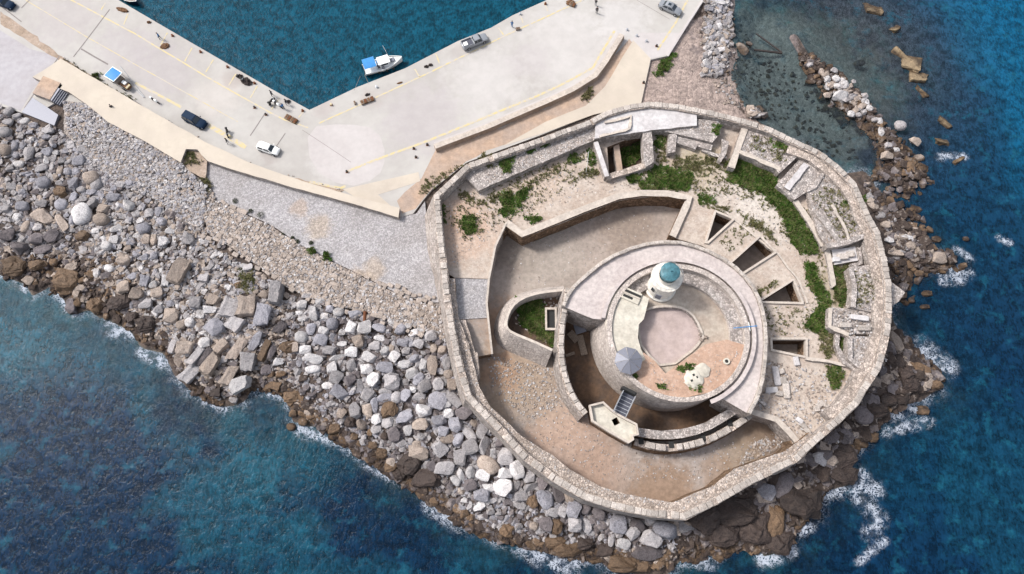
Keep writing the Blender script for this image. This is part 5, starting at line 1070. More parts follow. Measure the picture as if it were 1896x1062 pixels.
GP_ = [([(1345, 296), (1372, 290), (1420, 302), (1432, 318), (1440, 350), (1462, 372), (1480, 388), (1500, 420), (1512, 448), (1508, 470), (1480, 466), (1462, 440), (1448, 400), (1430, 376), (1410, 356), (1380, 348), (1350, 336)], Z, 5200),
 ([(1205, 312), (1225, 306), (1262, 318), (1282, 322), (1276, 350), (1258, 354), (1230, 346), (1196, 352), (1185, 342), (1200, 330)], Z, 1500), ([(1160, 326), (1182, 322), (1186, 334), (1165, 338)], Z, 220),
 ([(1290, 360), (1320, 368), (1322, 378), (1300, 376)], Z, 160), ([(1490, 486), (1505, 488), (1512, 520), (1530, 545), (1536, 570), (1530, 600), (1528, 618), (1505, 612), (1490, 600), (1505, 585), (1514, 572), (1516, 555), (1500, 530), (1492, 510)], Z, 1500),
 ([(925, 350), (950, 360), (980, 346), (972, 368), (950, 392), (930, 388)], Z, 520), ([(920, 392), (950, 386), (965, 392), (930, 398)], Z, 70), ([(855, 402), (878, 398), (882, 420), (872, 436), (858, 425)], Z, 330), ([(972, 400), (995, 398), (1002, 410), (985, 412)], Z, 90),
 ([(925, 290), (945, 284), (952, 300), (938, 318), (926, 310)], 7.0, 260), ([(970, 268), (992, 272), (985, 282), (972, 280)], 7.0, 100), ([(995, 262), (1012, 258), (1016, 268), (1000, 272)], 7.0, 100), ([(1054, 290), (1070, 285), (1070, 300), (1056, 302)], Z, 90), ([(1090, 278), (1100, 280), (1100, 312), (1090, 300)], Z, 90),
 ([(1318, 232), (1332, 230), (1332, 246), (1320, 246)], 7.15, 90), ([(1212, 250), (1228, 248), (1226, 275), (1214, 280)], Z, 110), ([(1532, 680), (1556, 676), (1560, 700), (1545, 720), (1534, 706)], Z, 240), ([(1556, 624), (1568, 622), (1568, 650), (1558, 648)], Z, 160), ([(955, 555), (1000, 548), (1010, 580), (1000, 620), (965, 600)], 3.65, 1300, 1), ([(1000, 610), (1030, 615), (1020, 640)], 3.65, 260, 1),
 ([(1254, 680), (1282, 676), (1278, 684), (1256, 686)], RIM-.4, 60), ([(1218, 714), (1230, 714), (1228, 720)], RIM-.4, 20), ([(1272, 716), (1294, 714), (1290, 722), (1275, 720)], RIM-.4, 40), ([(1162, 694), (1176, 698), (1172, 704)], RIM-.4, 24), ([(566, 460), (580, 460), (582, 468), (568, 468)], 1.95, 60), ([(600, 470), (612, 470), (610, 482), (600, 480)], 1.95, 60), ([(1236, 104), (1252, 98), (1240, 120), (1222, 140), (1210, 138), (1222, 116)], 1.45, 330),
 ([(1150, 268), (1180, 258), (1186, 290), (1160, 308), (1150, 300)], 2.95, 420), ([(172, 136), (186, 140), (182, 146), (172, 142)], 1.85, 30), ([(810, 378), (822, 380), (824, 410), (812, 404)], Z, 90), ([(1575, 364), (1600, 360), (1600, 384), (1560, 382)], 6.95, 220), ([(1535, 466), (1550, 470), (1560, 530), (1575, 560), (1552, 566), (1536, 500)], Z, 300), ([(1618, 505), (1630, 510), (1634, 545), (1622, 530)], 7.0, 120), ([(1430, 258), (1470, 270), (1464, 280), (1428, 266)], 7.0, 140)]
tufts('grass', GP_, 'bright green grass growing in patches on the terraces', M['grass'])
WP = [([(1188, 305), (1300, 300), (1345, 300), (1440, 350), (1520, 450), (1540, 600), (1520, 620), (1490, 480), (1400, 370), (1280, 358), (1190, 356)], Z, 900), ([(826, 390), (1000, 300), (1100, 320), (960, 400), (860, 450)], Z, 420), ([(1500, 352), (1560, 345), (1600, 420), (1540, 448)], 6.95, 240), ([(1390, 245), (1470, 275), (1450, 300), (1390, 280)], 7.02, 120), ([(1578, 500), (1640, 505), (1640, 570), (1585, 565)], 7.02, 160), ([(1400, 570), (1500, 570), (1500, 620), (1420, 620)], Z, 110), ([(1330, 440), (1380, 410), (1400, 430), (1350, 470)], Z, 60),([(1250, 290), (1340, 290), (1345, 310), (1290, 320), (1250, 310)], Z, 420), ([(1370, 290), (1430, 300), (1432, 340), (1380, 320)], Z, 400), ([(1540, 490), (1574, 490), (1576, 565), (1545, 560)], Z, 500), ([(1515, 610), (1545, 612), (1550, 650), (1530, 665), (1518, 640)], Z, 300), ([(1360, 385), (1420, 420), (1440, 455), (1425, 440), (1380, 410)], Z, 200), ([(1478, 380), (1500, 400), (1525, 445), (1510, 440)], Z, 200),
 ([(1300, 370), (1350, 388), (1350, 396), (1310, 382)], Z, 120), ([(1392, 545), (1440, 520), (1436, 528), (1400, 552)], Z, 90), ([(1080, 175), (1098, 160), (1092, 180), (1078, 188)], 1.85, 110), ([(330, 285), (350, 280), (372, 300), (350, 305)], 2.25, 110), ([(368, 330), (385, 335), (392, 352), (375, 355)], 1.95, 160), ([(888, 290), (920, 285), (915, 310), (900, 312)], 7.02, 160), ([(1060, 335), (1100, 300), (1110, 320), (1080, 330)], Z, 110), ([(850, 350), (890, 372), (960, 345), (1080, 285), (1080, 290), (960, 355), (890, 380), (850, 368)], Z, 360), ([(1595, 372), (1604, 400), (1598, 405)], 6.95, 60),
 ([(1530, 676), (1560, 680), (1558, 715), (1536, 720)], Z, 160), ([(1180, 350), (1240, 350), (1238, 354), (1180, 354)], Z, 90), ([(1212, 250), (1236, 250), (1232, 300), (1215, 300)], Z, 140), ([(775, 345), (860, 300), (862, 303), (780, 360)], 1.86, 120), ([(440, 500), (470, 500), (470, 540), (445, 540)], 1.9, 200), ([(960, 590), (1030, 600), (1020, 640), (975, 612)], 3.65, 300, 1), ([(195, 180), (235, 200), (235, 204), (195, 186)], 1.86, 40), ([(120, 110), (250, 186), (255, 192), (120, 116)], 1.86, 130)]
WP += [(p_, z_+.06, max(6, int(n_*.24)), *f_) for p_, z_, n_, *f_ in GP_]
tufts('dry_weeds', WP, 'olive and brown weeds between the stones', M['moss'], .22)
# dark shrubs on the gravel edge
for k, (x, y, r_) in enumerate([(434, 370, 5.5), (463, 389, 4.5), (481, 397, 7.5), (522, 433, 4), (541, 439, 4), (550, 445, 4.5), (575, 448, 4.5), (209, 201, 4.5)]):
    p = P(x, y, 2.1); rr = random.Random(k); bm = bmesh.new(); R0 = r_/11
    for _ in range(260):
        v = Vector((rr.gauss(0, 1), rr.gauss(0, 1), rr.gauss(0, 1)))
        v = v.normalized()*R0*rr.uniform(.55, 1.05); v.z = abs(v.z)*.9
        a_ = Vector((rr.uniform(-1, 1), rr.uniform(-1, 1), rr.uniform(-.6, 1)))*.12; b_ = Vector((rr.uniform(-1, 1), rr.uniform(-1, 1), rr.uniform(-1, 1)))*.12
        bm.faces.new([bm.verts.new(v), bm.verts.new(v+a_), bm.verts.new(v+b_)])
    if k < 7:
        t_ = empty('shrub', (p.x, p.y, 1.75)); o = bmo('foliage', bm, M['shrub'], t_)
        s_ = bmesh.new(); bmesh.ops.create_cone(s_, cap_ends=True, segments=6, radius1=.07, radius2=.03, depth=R0*.9); bmo('stem', s_, M['darkwood'], t_).location.z = R0*.35
        t_['category'] = 'shrub'; t_['group'] = 'dark shrubs on the gravel edge'; things.append((t_, 'round dark shrub on the edge between gravel yard and paving', x, y))
    else: bm.free()
# ------------------------------------------------------------------ lighthouse, canopy, tower details
def lathe(name, prof, mat, parent, seg=36, smooth_=True):
    V = []; F = []
    for r_, z in prof:
        for i in range(seg): V.append((r_*math.cos(2*math.pi*i/seg), r_*math.sin(2*math.pi*i/seg), z))
    for k in range(len(prof)-1):
        for i in range(seg): F.append((k*seg+i, k*seg+(i+1) % seg, (k+1)*seg+(i+1) % seg, (k+1)*seg+i))
    me = bpy.data.meshes.new(name); me.from_pydata(V, [], F); me.update()
    if smooth_: me.polygons.foreach_set('use_smooth', [True]*len(F)); me.set_sharp_from_angle(angle=R_(35))
    return link(name, me, [mat], parent)
def box(name, loc, size, mat, parent=None, rz=0.0, bev=.03):
    bm = bmesh.new(); bmesh.ops.create_cube(bm, size=1)
    for v in bm.verts: v.co = Vector((v.co.x*size[0], v.co.y*size[1], v.co.z*size[2]))
    if bev: bmesh.ops.bevel(bm, geom=bm.edges[:], offset=min(bev, min(size)*.3), segments=1, affect='EDGES')
    o = bmo(name, bm, mat, parent); o.location = loc; o.rotation_euler.z = rz; return o
def tube(name, pts, r, mat, parent=None, seg=8):
    bm = bmesh.new()
    for a, b in zip(pts[:-1], pts[1:]):
        a = Vector(a); b = Vector(b); d = b-a; g = bmesh.ops.create_cone(bm, cap_ends=True, segments=seg, radius1=r, radius2=r, depth=d.length)
        mt = Matrix.Translation((a+b)/2) @ d.to_track_quat('Z', 'Y').to_matrix().to_4x4(); bmesh.ops.transform(bm, matrix=mt, verts=g['verts'])
    return bmo(name, bm, mat, parent)
lb = P(1222, 532, FL)
lh = empty('lighthouse', lb, 0, 'white round lighthouse with a teal glass lantern on top of the tower', 'lighthouse')
lathe('shaft', [(2.5, 0), (2.5, .5), (2.2, .6), (2.15, .9), (1.95, 4.5), (2.0, 4.8), (2.42, 4.98), (2.42, 5.18), (1.6, 5.22), (0, 5.24)], M['whitewash'], lh)
lathe('lantern', [(1.38, 5.2), (1.38, 6.3)], M['whitewash'], lh)
lathe('lantern_glass', [(1.3, 6.3), (1.3, 7.6)], M['teal'], lh, 12, False)
lathe('lantern_roof', [(1.5, 7.58), (1.52, 7.7), (1.2, 7.86), (.6, 8.02), (.12, 8.1), (.1, 8.4), (0, 8.42)], M['teal'], lh, 12, False)
tp = [(2.34*math.cos(a_*math.pi/9), 2.34*math.sin(a_*math.pi/9), 6.15) for a_ in range(19)]
rl = tube('railing', tp, .03, M['steel'], lh, 6)
for p_ in tp[:-1]: tube('rail_post', [(p_[0], p_[1], 5.2), p_], .025, M['steel'], lh, 5)
for an, z in ((R_(215), 2.6), (R_(250), 1.2)):
    o = box('window' if z > 2 else 'door', (2.06*math.cos(an), 2.06*math.sin(an), z), (.25, .6 if z > 2 else .9, .9 if z > 2 else 2.0), M['glass' if z > 2 else 'greymetal'], lh, an, .02)
tube('ladder', [(2.35*math.cos(R_(235)), 2.35*math.sin(R_(235)), .4), (2.35*math.cos(R_(235)), 2.35*math.sin(R_(235)), 5.0)], .05, M['steel'], lh, 5)
cz = RIM-.35; cp = P(1164, 667, cz+1.6)
cn = empty('octagonal_canopy', (cp.x, cp.y, cz), 0, 'grey octagonal sheet metal canopy on the edge of the tower', 'canopy')
for i in range(8):
    a0, a1 = 2*math.pi*i/8+.02+R_(8), 2*math.pi*(i+1)/8-.02+R_(8); r0 = 2.15
    q1 = Vector((r0*math.cos(a0), r0*math.sin(a0), 1.45)); q2 = Vector((r0*math.cos(a1), r0*math.sin(a1), 1.45)); q0 = Vector((.03*math.cos((a0+a1)/2), .03*math.sin((a0+a1)/2), 2.15))
    bm = bmesh.new(); up = Vector((0, 0, .05)); vs = [bm.verts.new(v) for v in (q0, q1, q2, q0+up, q1+up, q2+up)]
    for f in ((3, 4, 5), (0, 2, 1), (0, 1, 4, 3), (1, 2, 5, 4), (2, 0, 3, 5)): bm.faces.new([vs[j] for j in f])
    bmo('roof_panel', bm, M['greymetal'], cn)
    tube('post', [(r0*.93*math.cos(a0), r0*.93*math.sin(a0), 0), (r0*.93*math.cos(a0), r0*.93*math.sin(a0), 1.48)], .05, M['steel'], cn, 6)
# stone hatch with two slots, ruin of the oven, low hut remains
hp = P(1168, 546, RIM); ht = empty('slotted_hatch', (hp.x, hp.y, RIM-.35), R_(-25), 'stone hatch with two dark slots on the tower west side', 'hatch')
box('base', (0, 0, .15), (3.2, 1.9, .3), M['lime'], ht)
box('slot_shade', (.2, .42, .305), (2.7, .42, .04), M['rubber_shade'], ht, 0, 0); box('slot_shade', (-.3, -.42, .305), (1.6, .42, .04), M['rubber_shade'], ht, 0, 0); box('slot_kerb', (0, 0, .38), (3.0, .22, .16), M['creamwall'], ht)  # black strips laid on as the shade inside the slots
op = P(1286, 700, RIM); ov = empty('ruined_oven', (op.x, op.y, RIM-.4), 0, 'round pale ruined oven with small holes on the red soil', 'ruin')
bm = bmesh.new(); bmesh.ops.create_icosphere(bm, subdivisions=4, radius=1)
for v in bm.verts:
    n_ = 1+.2*noise.noise(v.co*2+Vector((4, 4, 0))); v.co = Vector((v.co.x*1.5*n_, v.co.y*1.5*n_, max(-.1, v.co.z)*.5))
bmo('dome', bm, M['lime'], ov, False)
bm = bmesh.new(); bmesh.ops.create_icosphere(bm, subdivisions=3, radius=1)
for v in bm.verts:
    n_ = 1+.35*noise.noise(v.co*2+Vector((9, 4, 0))); v.co = Vector((v.co.x*1.3*n_, v.co.y*1.1*n_, max(-.1, v.co.z)*.35))
bmo('rubble_mound', bm, M['lime'], ov, False).location = (1.3, 1.2, 0)
for x_, y_ in ((-.45, -.35), (.35, .15), (-.1, .5)): box('hole', (x_, y_, .44), (.34, .34, .1), M['rubber_shade'], ov, .4, 0)  # black boxes stand for the shade inside the oven openings
wl_ = P(1346, 668, RIM); ws = empty('small_well', (wl_.x, wl_.y, RIM-.4), 0, 'small pale well head on the red soil', 'well'); lathe('rim', [(.5, 0), (.5, .3), (.28, .3), (.28, .05)], M['lime'], ws, 14); lathe('cover', [(.28, .2), (0, .2)], M['rubber_shade'], ws, 14)
a_ = P(1358, 607, RIM+.1); b_ = P(1402, 603, RING+.6)
mo = empty('metal_mast', a_, 0, 'pale blue metal mast leaning across the tower rim', 'mast'); adopt(tube('pole', [a_, b_], .07, M['blue'], None, 6), mo); c_ = P(1388, 603, RING+.5); adopt(tube('cross_bar', [P(1386, 596, RING+.6), P(1389, 612, RING+.6)], .05, M['white'], None, 6), mo)
kg = P(1300, 624, FL+.1); kt = empty('stone_heap', (kg.x, kg.y, FL), 0, 'little heap of brown stones by the round court kerb', 'stones')
for i in range(7): o = piece('heap_stone', BLK[i], (.5*math.cos(i*2.1), .5*math.sin(i*2.1), .2), (.5, .45, .4), i, M['rockT']); o.parent = kt
# planks and rocks in the trench
for k, (x, y, L, W_, an, mt) in enumerate([(1078, 638, 3.4, 1.1, -78, 'wood'), (1062, 622, 2.0, 1.2, -50, 'wood'), (1072, 600, 3.0, 1.8, -75, 'greymetal'), (1088, 590, 2.4, 1.4, -80, 'wood'), (1056, 655, 1.6, .5, 20, 'wood')]):
    p = P(x, y, 1.5); o = box('timber_plank', (p.x, p.y, 1.3), (L, W_, .14), M[mt], None, R_(an)); o.rotation_euler.x = .25; o['category'] = 'plank'; o['group'] = 'planks in the trench'
    things.append((o, ('broad' if W_ > 1 else 'narrow')+' grey weathered plank leaning in the dry trench west of the tower', x, y))
for x, y, s_, lb_ in ((1086, 716, 1.5, 'pale round boulder on the trench floor near the gate platform'), (1085, 690, 1.2, 'bluish square block on the trench floor'), (1192, 768, .9, 'pale stone at the foot of the tower'), (1230, 766, .8, 'second pale stone at the tower foot')):
    p = P(x, y, .5); o = bpy.data.objects.new('trench_rock', RK['rounded'][0] if s_ > 1.3 else RK['block'][1]); COL.objects.link(o); o.location = (p.x, p.y, .45); o.scale = (s_, s_*.9, s_*.7)
    o.material_slots[0].link = 'OBJECT'; o.material_slots[0].material = M['rockW' if s_ != 1.2 else 'rockB']; tag(o, lb_, 'rock')

# ------------------------------------------------------------------ vehicles
def panel(parent, name, pts, mat, th=.03):
    a, b, c, d = [Vector(p) for p in pts]; n = (b-a).cross(d-a).normalized()*th; bm = bmesh.new()
    vs = [bm.verts.new(v) for v in (a, b, c, d, a+n, b+n, c+n, d+n)]
    for f in ((0, 3, 2, 1), (4, 5, 6, 7), (0, 1, 5, 4), (1, 2, 6, 5), (2, 3, 7, 6), (3, 0, 4, 7)): bm.faces.new([vs[i] for i in f])
    return bmo(name, bm, mat, parent)
def car(px, py, ang, L, W_, Hh, paint, label, name, group=None, typ='hatch', z=1.8+.02):
    p = P(px, py, 2.3); r0 = empty(name, (p.x, p.y, z), R_(ang), label, 'car' if typ != 'pickup' else 'pickup truck', group)
    h = L/2; w2 = W_/2; m_ = M[paint]
    if typ == 'suv': st = [(-h, .72, .85), (-h+.08, .86, 1.0), (-h+.5, .95, 1.02), (h*.35, .97, 1.0), (h*.55, .96, .98), (h-.35, .9, .86), (h-.08, .78, .7), (h, .66, .55)]
    elif typ == 'sedan': st = [(-h, .70, .72), (-h+.1, .84, .93), (-h+.7, .94, .97), (0, .97, .95), (h*.42, .95, .92), (h-.45, .88, .8), (h-.1, .74, .64), (h, .6, .5)]
    elif typ == 'pickup': st = [(-h, .86, .95), (-h+.06, .93, .98), (-h+.5, .95, .98), (0, .96, .98), (h*.45, .95, 1.0), (h-.3, .9, .88), (h-.06, .8, .74), (h, .68, .6)]
    else: st = [(-h, .68, .82), (-h+.1, .83, .98), (-h+.45, .94, 1.0), (0, .97, .97), (h*.5, .95, .92), (h-.35, .87, .78), (h-.08, .74, .64), (h, .6, .5)]
    bm = bmesh.new(); rings = []
    for x, wf, zt in st:
        y = w2*wf; rings.append([bm.verts.new(v) for v in ((x, -y*.92, .25), (x, -y, .45), (x, -y, zt-.2), (x, -y*.9, zt-.03), (x, 0, zt+.03), (x, y*.9, zt-.03), (x, y, zt-.2), (x, y, .45), (x, y*.92, .25))])
    for A, B in zip(rings[:-1], rings[1:]):
        for i in range(8): bm.faces.new((A[i], A[i+1], B[i+1], B[i]))
        bm.faces.new((A[8], A[0], B[0], B[8]))
    bm.faces.new(rings[0]); bm.faces.new(rings[-1][::-1]); bo = bmo('body', bm, m_, r0, True); bo.data.set_sharp_from_angle(angle=R_(50))
    if typ == 'pickup': x0, x1, x2, x3 = -.35, -.2, .85, 1.45
    elif typ == 'suv': x0, x1, x2, x3 = -h+.12, -h+.4, .35, 1.05
    elif typ == 'sedan': x0, x1, x2, x3 = -h+.75, -h+1.35, .35, 1.15
    else: x0, x1, x2, x3 = -h+.2, -h+.65, .4, 1.15
    zb = .95; zt = Hh; wb = w2*.9; wt = w2*.72
    bm = bmesh.new(); q_ = [bm.verts.new(v) for v in ((x0, -wb, zb-.1), (x3, -wb, zb-.1), (x3, wb, zb-.1), (x0, wb, zb-.1), (x1, -wt, zt), (x2, -wt, zt), (x2, wt, zt), (x1, wt, zt))]
    for f in ((4, 5, 6, 7), (0, 1, 5, 4), (1, 2, 6, 5), (2, 3, 7, 6), (3, 0, 4, 7)): bm.faces.new([q_[i] for i in f])
    bmesh.ops.bevel(bm, geom=bm.edges[:], offset=.07, segments=2, affect='EDGES'); bmo('cabin', bm, m_, r0, True).data.set_sharp_from_angle(angle=R_(50))
    def lp(a, b, t): return tuple(a[i]+(b[i]-a[i])*t for i in range(3))
    A = (x3, -wb, zb-.1); B = (x3, wb, zb-.1); Cc = (x2, wt, zt); Dd = (x2, -wt, zt)
    def inset(a, b, c, d, u=.08, v0=.16, v1=.1):
        l0, l1 = lp(a, d, v0), lp(b, c, v0); t0, t1 = lp(a, d, 1-v1), lp(b, c, 1-v1)
        return [lp(l0, l1, u), lp(l0, l1, 1-u), lp(t0, t1, 1-u), lp(t0, t1, u)]
    panel(r0, 'windscreen', inset(A, B, Cc, Dd), M['glass'], .02)
    panel(r0, 'rear_window', inset((x0, wb, zb-.1), (x0, -wb, zb-.1), (x1, -wt, zt), (x1, wt, zt)), M['glass'], .02)
    xm = (x1+x2)/2
    for s in (-1, 1):
        for (ua, ub, ta, tb) in ((x0, xm, x1, xm), (xm, x3, xm, x2)):
            qd = [(ua, s*wb, zb-.1), (ub, s*wb, zb-.1), (tb, s*wt, zt), (ta, s*wt, zt)]
            if s > 0: qd = [qd[1], qd[0], qd[3], qd[2]]
            panel(r0, 'side_window', inset(*qd, u=.07), M['glass'], .02)
        box('mirror', (x3-.35, s*(w2+.08), 1.0), (.16, .2, .14), m_, r0)
        box('headlight', (h-.16, s*w2*.62, .62), (.16, .34, .14), M['steel'], r0); box('tail_light', (-h+.04, s*w2*.68, .78), (.08, .26, .16), M['iron'], r0)
        for xw in (-h*.62, h*.62):
            bm = bmesh.new(); bmesh.ops.create_cone(bm, cap_ends=True, segments=18, radius1=.33, radius2=.33, depth=.2); bmesh.ops.rotate(bm, verts=bm.verts[:], matrix=Matrix.Rotation(math.pi/2, 3, 'X'))
            o = bmo('wheel', bm, M['rubber_shade'], r0); o.location = (xw, s*(w2-.08), .33)
            bm = bmesh.new(); bmesh.ops.create_cone(bm, cap_ends=True, segments=12, radius1=.2, radius2=.2, depth=.04); bmesh.ops.rotate(bm, verts=bm.verts[:], matrix=Matrix.Rotation(math.pi/2, 3, 'X'))
            o2 = bmo('rim', bm, M['steel'], o); o2.location = (0, s*.1, 0)
    if typ == 'pickup':
        bx = -h+.12; panel(r0, 'cargo_bed', [(bx, -w2*.78, .99), (-.5, -w2*.78, .99), (-.5, w2*.78, .99), (bx, w2*.78, .99)], M['darkmetal'], .03)
        for s in (-1, 1): box('bed_side', ((bx-.5)/2, s*w2*.86, 1.1), (-.5-bx, .1, .26), m_, r0)
        box('tailgate', (bx-.02, 0, 1.08), (.08, W_*.84, .3), m_, r0); box('bed_load', (bx+.55, -.15, 1.14), (.8, .8, .25), M['white'], r0)
    if typ == 'sedan':
        box('roof_hatch', (-.3, 0, Hh+.03), (.6, .55, .04), M['glass'], r0)
    return r0
car(497, 275, -20, 4.2, 1.75, 1.45, 'white', 'white hatchback parked near the bend of the raised walkway', 'parked_car', 'cars parked on the quay')
car(361, 223, -29, 4.7, 1.9, 1.75, 'navy', 'dark blue estate parked beside the dry verge', 'parked_car', 'cars parked on the quay', 'suv')
car(1241, 15, -31, 4.7, 1.8, 1.45, 'silver', 'silver sedan parked near the top right end of the quay', 'parked_car', 'cars parked on the quay', 'sedan')
car(8, 5, -25, 4.4, 1.8, 1.5, 'navy', 'dark car parked in the top left corner of the quay', 'parked_car', 'cars parked on the quay', 'suv')
car(879, 77, 26, 5.2, 1.85, 1.65, 'silver', 'silver pickup truck with an open bed at the quay edge', 'pickup_truck', None, 'pickup')

# boats
def boat(px, py, ang, L, B_, hullm, label, canopy=True):
    p = P(px, py, .9); r0 = empty('fishing_boat', (p.x, p.y, 0), R_(ang), label, 'boat')
    bm = bmesh.new(); rings = []
    for t in np.linspace(0, 1, 14):
        x = -L/2+L*t; wf = B_/2*(min(1, .78+.5*t) if t < .45 else max(.02, (1-((t-.45)/.55)**2.1))); zt = .95+.75*max(0, t-.3)**1.6; 
        rings.append([bm.verts.new(v) for v in ((x, -wf, zt), (x, -wf*.92, .5), (x*.97, -wf*.55, -.3), (x*.96, 0, -.5), (x*.97, wf*.55, -.3), (x, wf*.92, .5), (x, wf, zt))])
    for A, B in zip(rings[:-1], rings[1:]):
        for i in range(6): bm.faces.new((A[i], A[i+1], B[i+1], B[i]))
    bm.faces.new(rings[0]); bmo('hull', bm, M[hullm], r0, True)
    bm = bmesh.new(); dk = []
    for t in np.linspace(.02, .97, 12):
        x = -L/2+L*t; wf = (B_/2*(min(1, .78+.5*t) if t < .45 else max(.02, (1-((t-.45)/.55)**2.1))))*.93; zt = .80+.75*max(0, t-.3)**1.6
        dk.append((bm.verts.new((x, -wf, zt)), bm.verts.new((x, wf, zt))))
    for a, b in zip(dk[:-1], dk[1:]): bm.faces.new((a[0], b[0], b[1], a[1]))
    bmo('deck', bm, M['white' if hullm == 'white' else 'wood'], r0)
    for s in (-1, 1):
        pts = []
        for t in np.linspace(0, 1, 14):
            x = -L/2+L*t; wf = B_/2*(min(1, .78+.5*t) if t < .45 else max(.02, (1-((t-.45)/.55)**2.1))); pts.append((x, s*wf, .97+.75*max(0, t-.3)**1.6))
        tube('gunwale', pts, .06, M['white'], r0, 6)
    if canopy:
        cb = box('wheelhouse', (.2, 0, 1.45), (1.9, 1.5, 1.1), M['white'], r0, 0, .08)
        box('wheelhouse_roof', (.25, 0, 2.05), (2.3, 1.8, .1), M['white'], r0)
        for s in (-1, 1): box('side_window', (.25, s*.76, 1.6), (1.3, .04, .4), M['glass'], cb and r0)
        box('windscreen', (1.16, 0, 1.6), (.04, 1.2, .4), M['glass'], r0)
        bm = bmesh.new()
        g = bmesh.ops.create_grid(bm, x_segments=8, y_segments=8, size=1)
        for v in bm.verts: v.co = Vector((v.co.x*1.15, v.co.y*1.15, .12*(1-v.co.y**2)))
        o = bmo('tarpaulin', bm, M['blue'], r0); o.location = (-L/2+1.35, .15, 2.2)
        for sx in (-1, 1):
            for sy in (-1, 1): tube('canopy_pole', [(-L/2+1.35+sx*1.1, .15+sy*1.1, .9), (-L/2+1.35+sx*1.1, .15+sy*1.1, 2.25)], .035, M['steel'], r0, 6)
        tube('mast', [(1.5, .3, .9), (1.2, .6, 3.6)], .04, M['steel'], r0, 6); tube('boom', [(1.2, .6, 3.4), (1.0, 1.8, 3.7)], .03, M['steel'], r0, 6)
        box('hatch', (1.9, .05, 1.25), (.9, .8, .2), M['greymetal'], r0); box('winch', (-.95, -.5, 1.2), (.5, .5, .5), M['darkmetal'], r0); box('crate', (-.9, .55, 1.1), (.5, .5, .3), M['blue'], r0)
        box('helm_seat', (-.2, -.95, 1.1), (.5, .3, .4), M['greymetal'], r0)
        for x_ in (-1.2, .3, 1.6):
            bm = bmesh.new(); bmesh.ops.create_icosphere(bm, subdivisions=2, radius=.2)
            for v in bm.verts: v.co.z *= 1.7
            bmo('fender', bm, M['rubber_shade'], r0, True).location = (x_, -B_/2-.05, .55)
    else:
        for x_ in (-1, .2, 1.3): box('thwart', (x_, 0, 1.0), (.3, B_*.8, .06), M['wood'], r0)
        box('engine', (-L/2+.2, 0, 1.1), (.5, .4, .6), M['rubber_shade'], r0)
    return r0
boat(709, 118, 20, 7.6, 2.8, 'white', 'white fishing boat with a blue tarpaulin moored at the quay')
boat(236, -6, -32, 5.2, 1.9, 'navy', 'dark blue rowing boat at the top edge of the quay', False)
for a, b in (((667, 141), (656, 166)), ((675, 138), (683, 155))):
    o = tube('mooring_rope', [P(a[0], a[1], .9), P((a[0]+b[0])/2, (a[1]+b[1])/2, .9), P(b[0], b[1], 1.85)], .035, M['wood'], None, 5); o['category'] = 'rope'; o['group'] = 'mooring ropes of the white boat'
    things.append((o, 'thin pale mooring rope from the white boat to the quay', a[0], a[1]))
# cargo tricycle with blue canopy
cp = P(212, 140, 3.4); tc_ = empty('cargo_tricycle', (cp.x, cp.y, 1.8), R_(-33), 'cargo tricycle with a bright blue square canopy by the verge', 'tricycle')
bm = bmesh.new(); bmesh.ops.create_grid(bm, x_segments=8, y_segments=8, size=1)
for v in bm.verts: v.co = Vector((v.co.x*1.15, v.co.y*1.1, .14*(1-v.co.y**2)*(1-v.co.x**2*.5)))
bmo('canopy', bm, M['blue'], tc_).location = (0, 0, 2.1)
for y_ in (-1.13, 1.13): box('canopy_edge', (0, y_, 2.1), (2.45, .14, .1), M['white'], tc_)
for x_ in (-1.18, 1.18): box('canopy_edge', (x_, 0, 2.1), (.14, 2.12, .1), M['white'], tc_)
for sx in (-1, 1):
    for sy in (-1, 1): tube('canopy_pole', [(sx*1.1, sy*1.05, .5), (sx*1.1, sy*1.05, 2.1)], .04, M['steel'], tc_, 6)
box('cargo_box', (0, 0, .75), (2.2, 1.6, .6), M['wood'], tc_); box('trailer', (2.35, -.2, .7), (2.0, 1.0, .5), M['net'], tc_); box('white_sack', (2.0, .0, 1.05), (.9, .6, .3), M['white'], tc_); box('yellow_bar', (3.1, -.2, .98), (.4, 1.0, .12), M['yellow'], tc_)
for x_, y_ in ((-.8, .85), (-.8, -.85), (2.3, .55), (2.3, -.95)):
    bm = bmesh.new(); bmesh.ops.create_cone(bm, cap_ends=True, segments=16, radius1=.32, radius2=.32, depth=.12); bmesh.ops.rotate(bm, verts=bm.verts[:], matrix=Matrix.Rotation(math.pi/2, 3, 'X')); bmo('wheel', bm, M['rubber_shade'], tc_).location = (x_, y_, .32)
for a, b, lb_ in (((222, 122), (268, 180), 'long grey pole lying beside the cargo tricycle'), ((250, 165), (266, 180), 'short grey pole lying near the scooter')):
    o = tube('metal_pole', [P(a[0], a[1], 1.9), P(b[0], b[1], 1.9)], .06, M['steel'], None, 6); tag(o, lb_, 'pole')
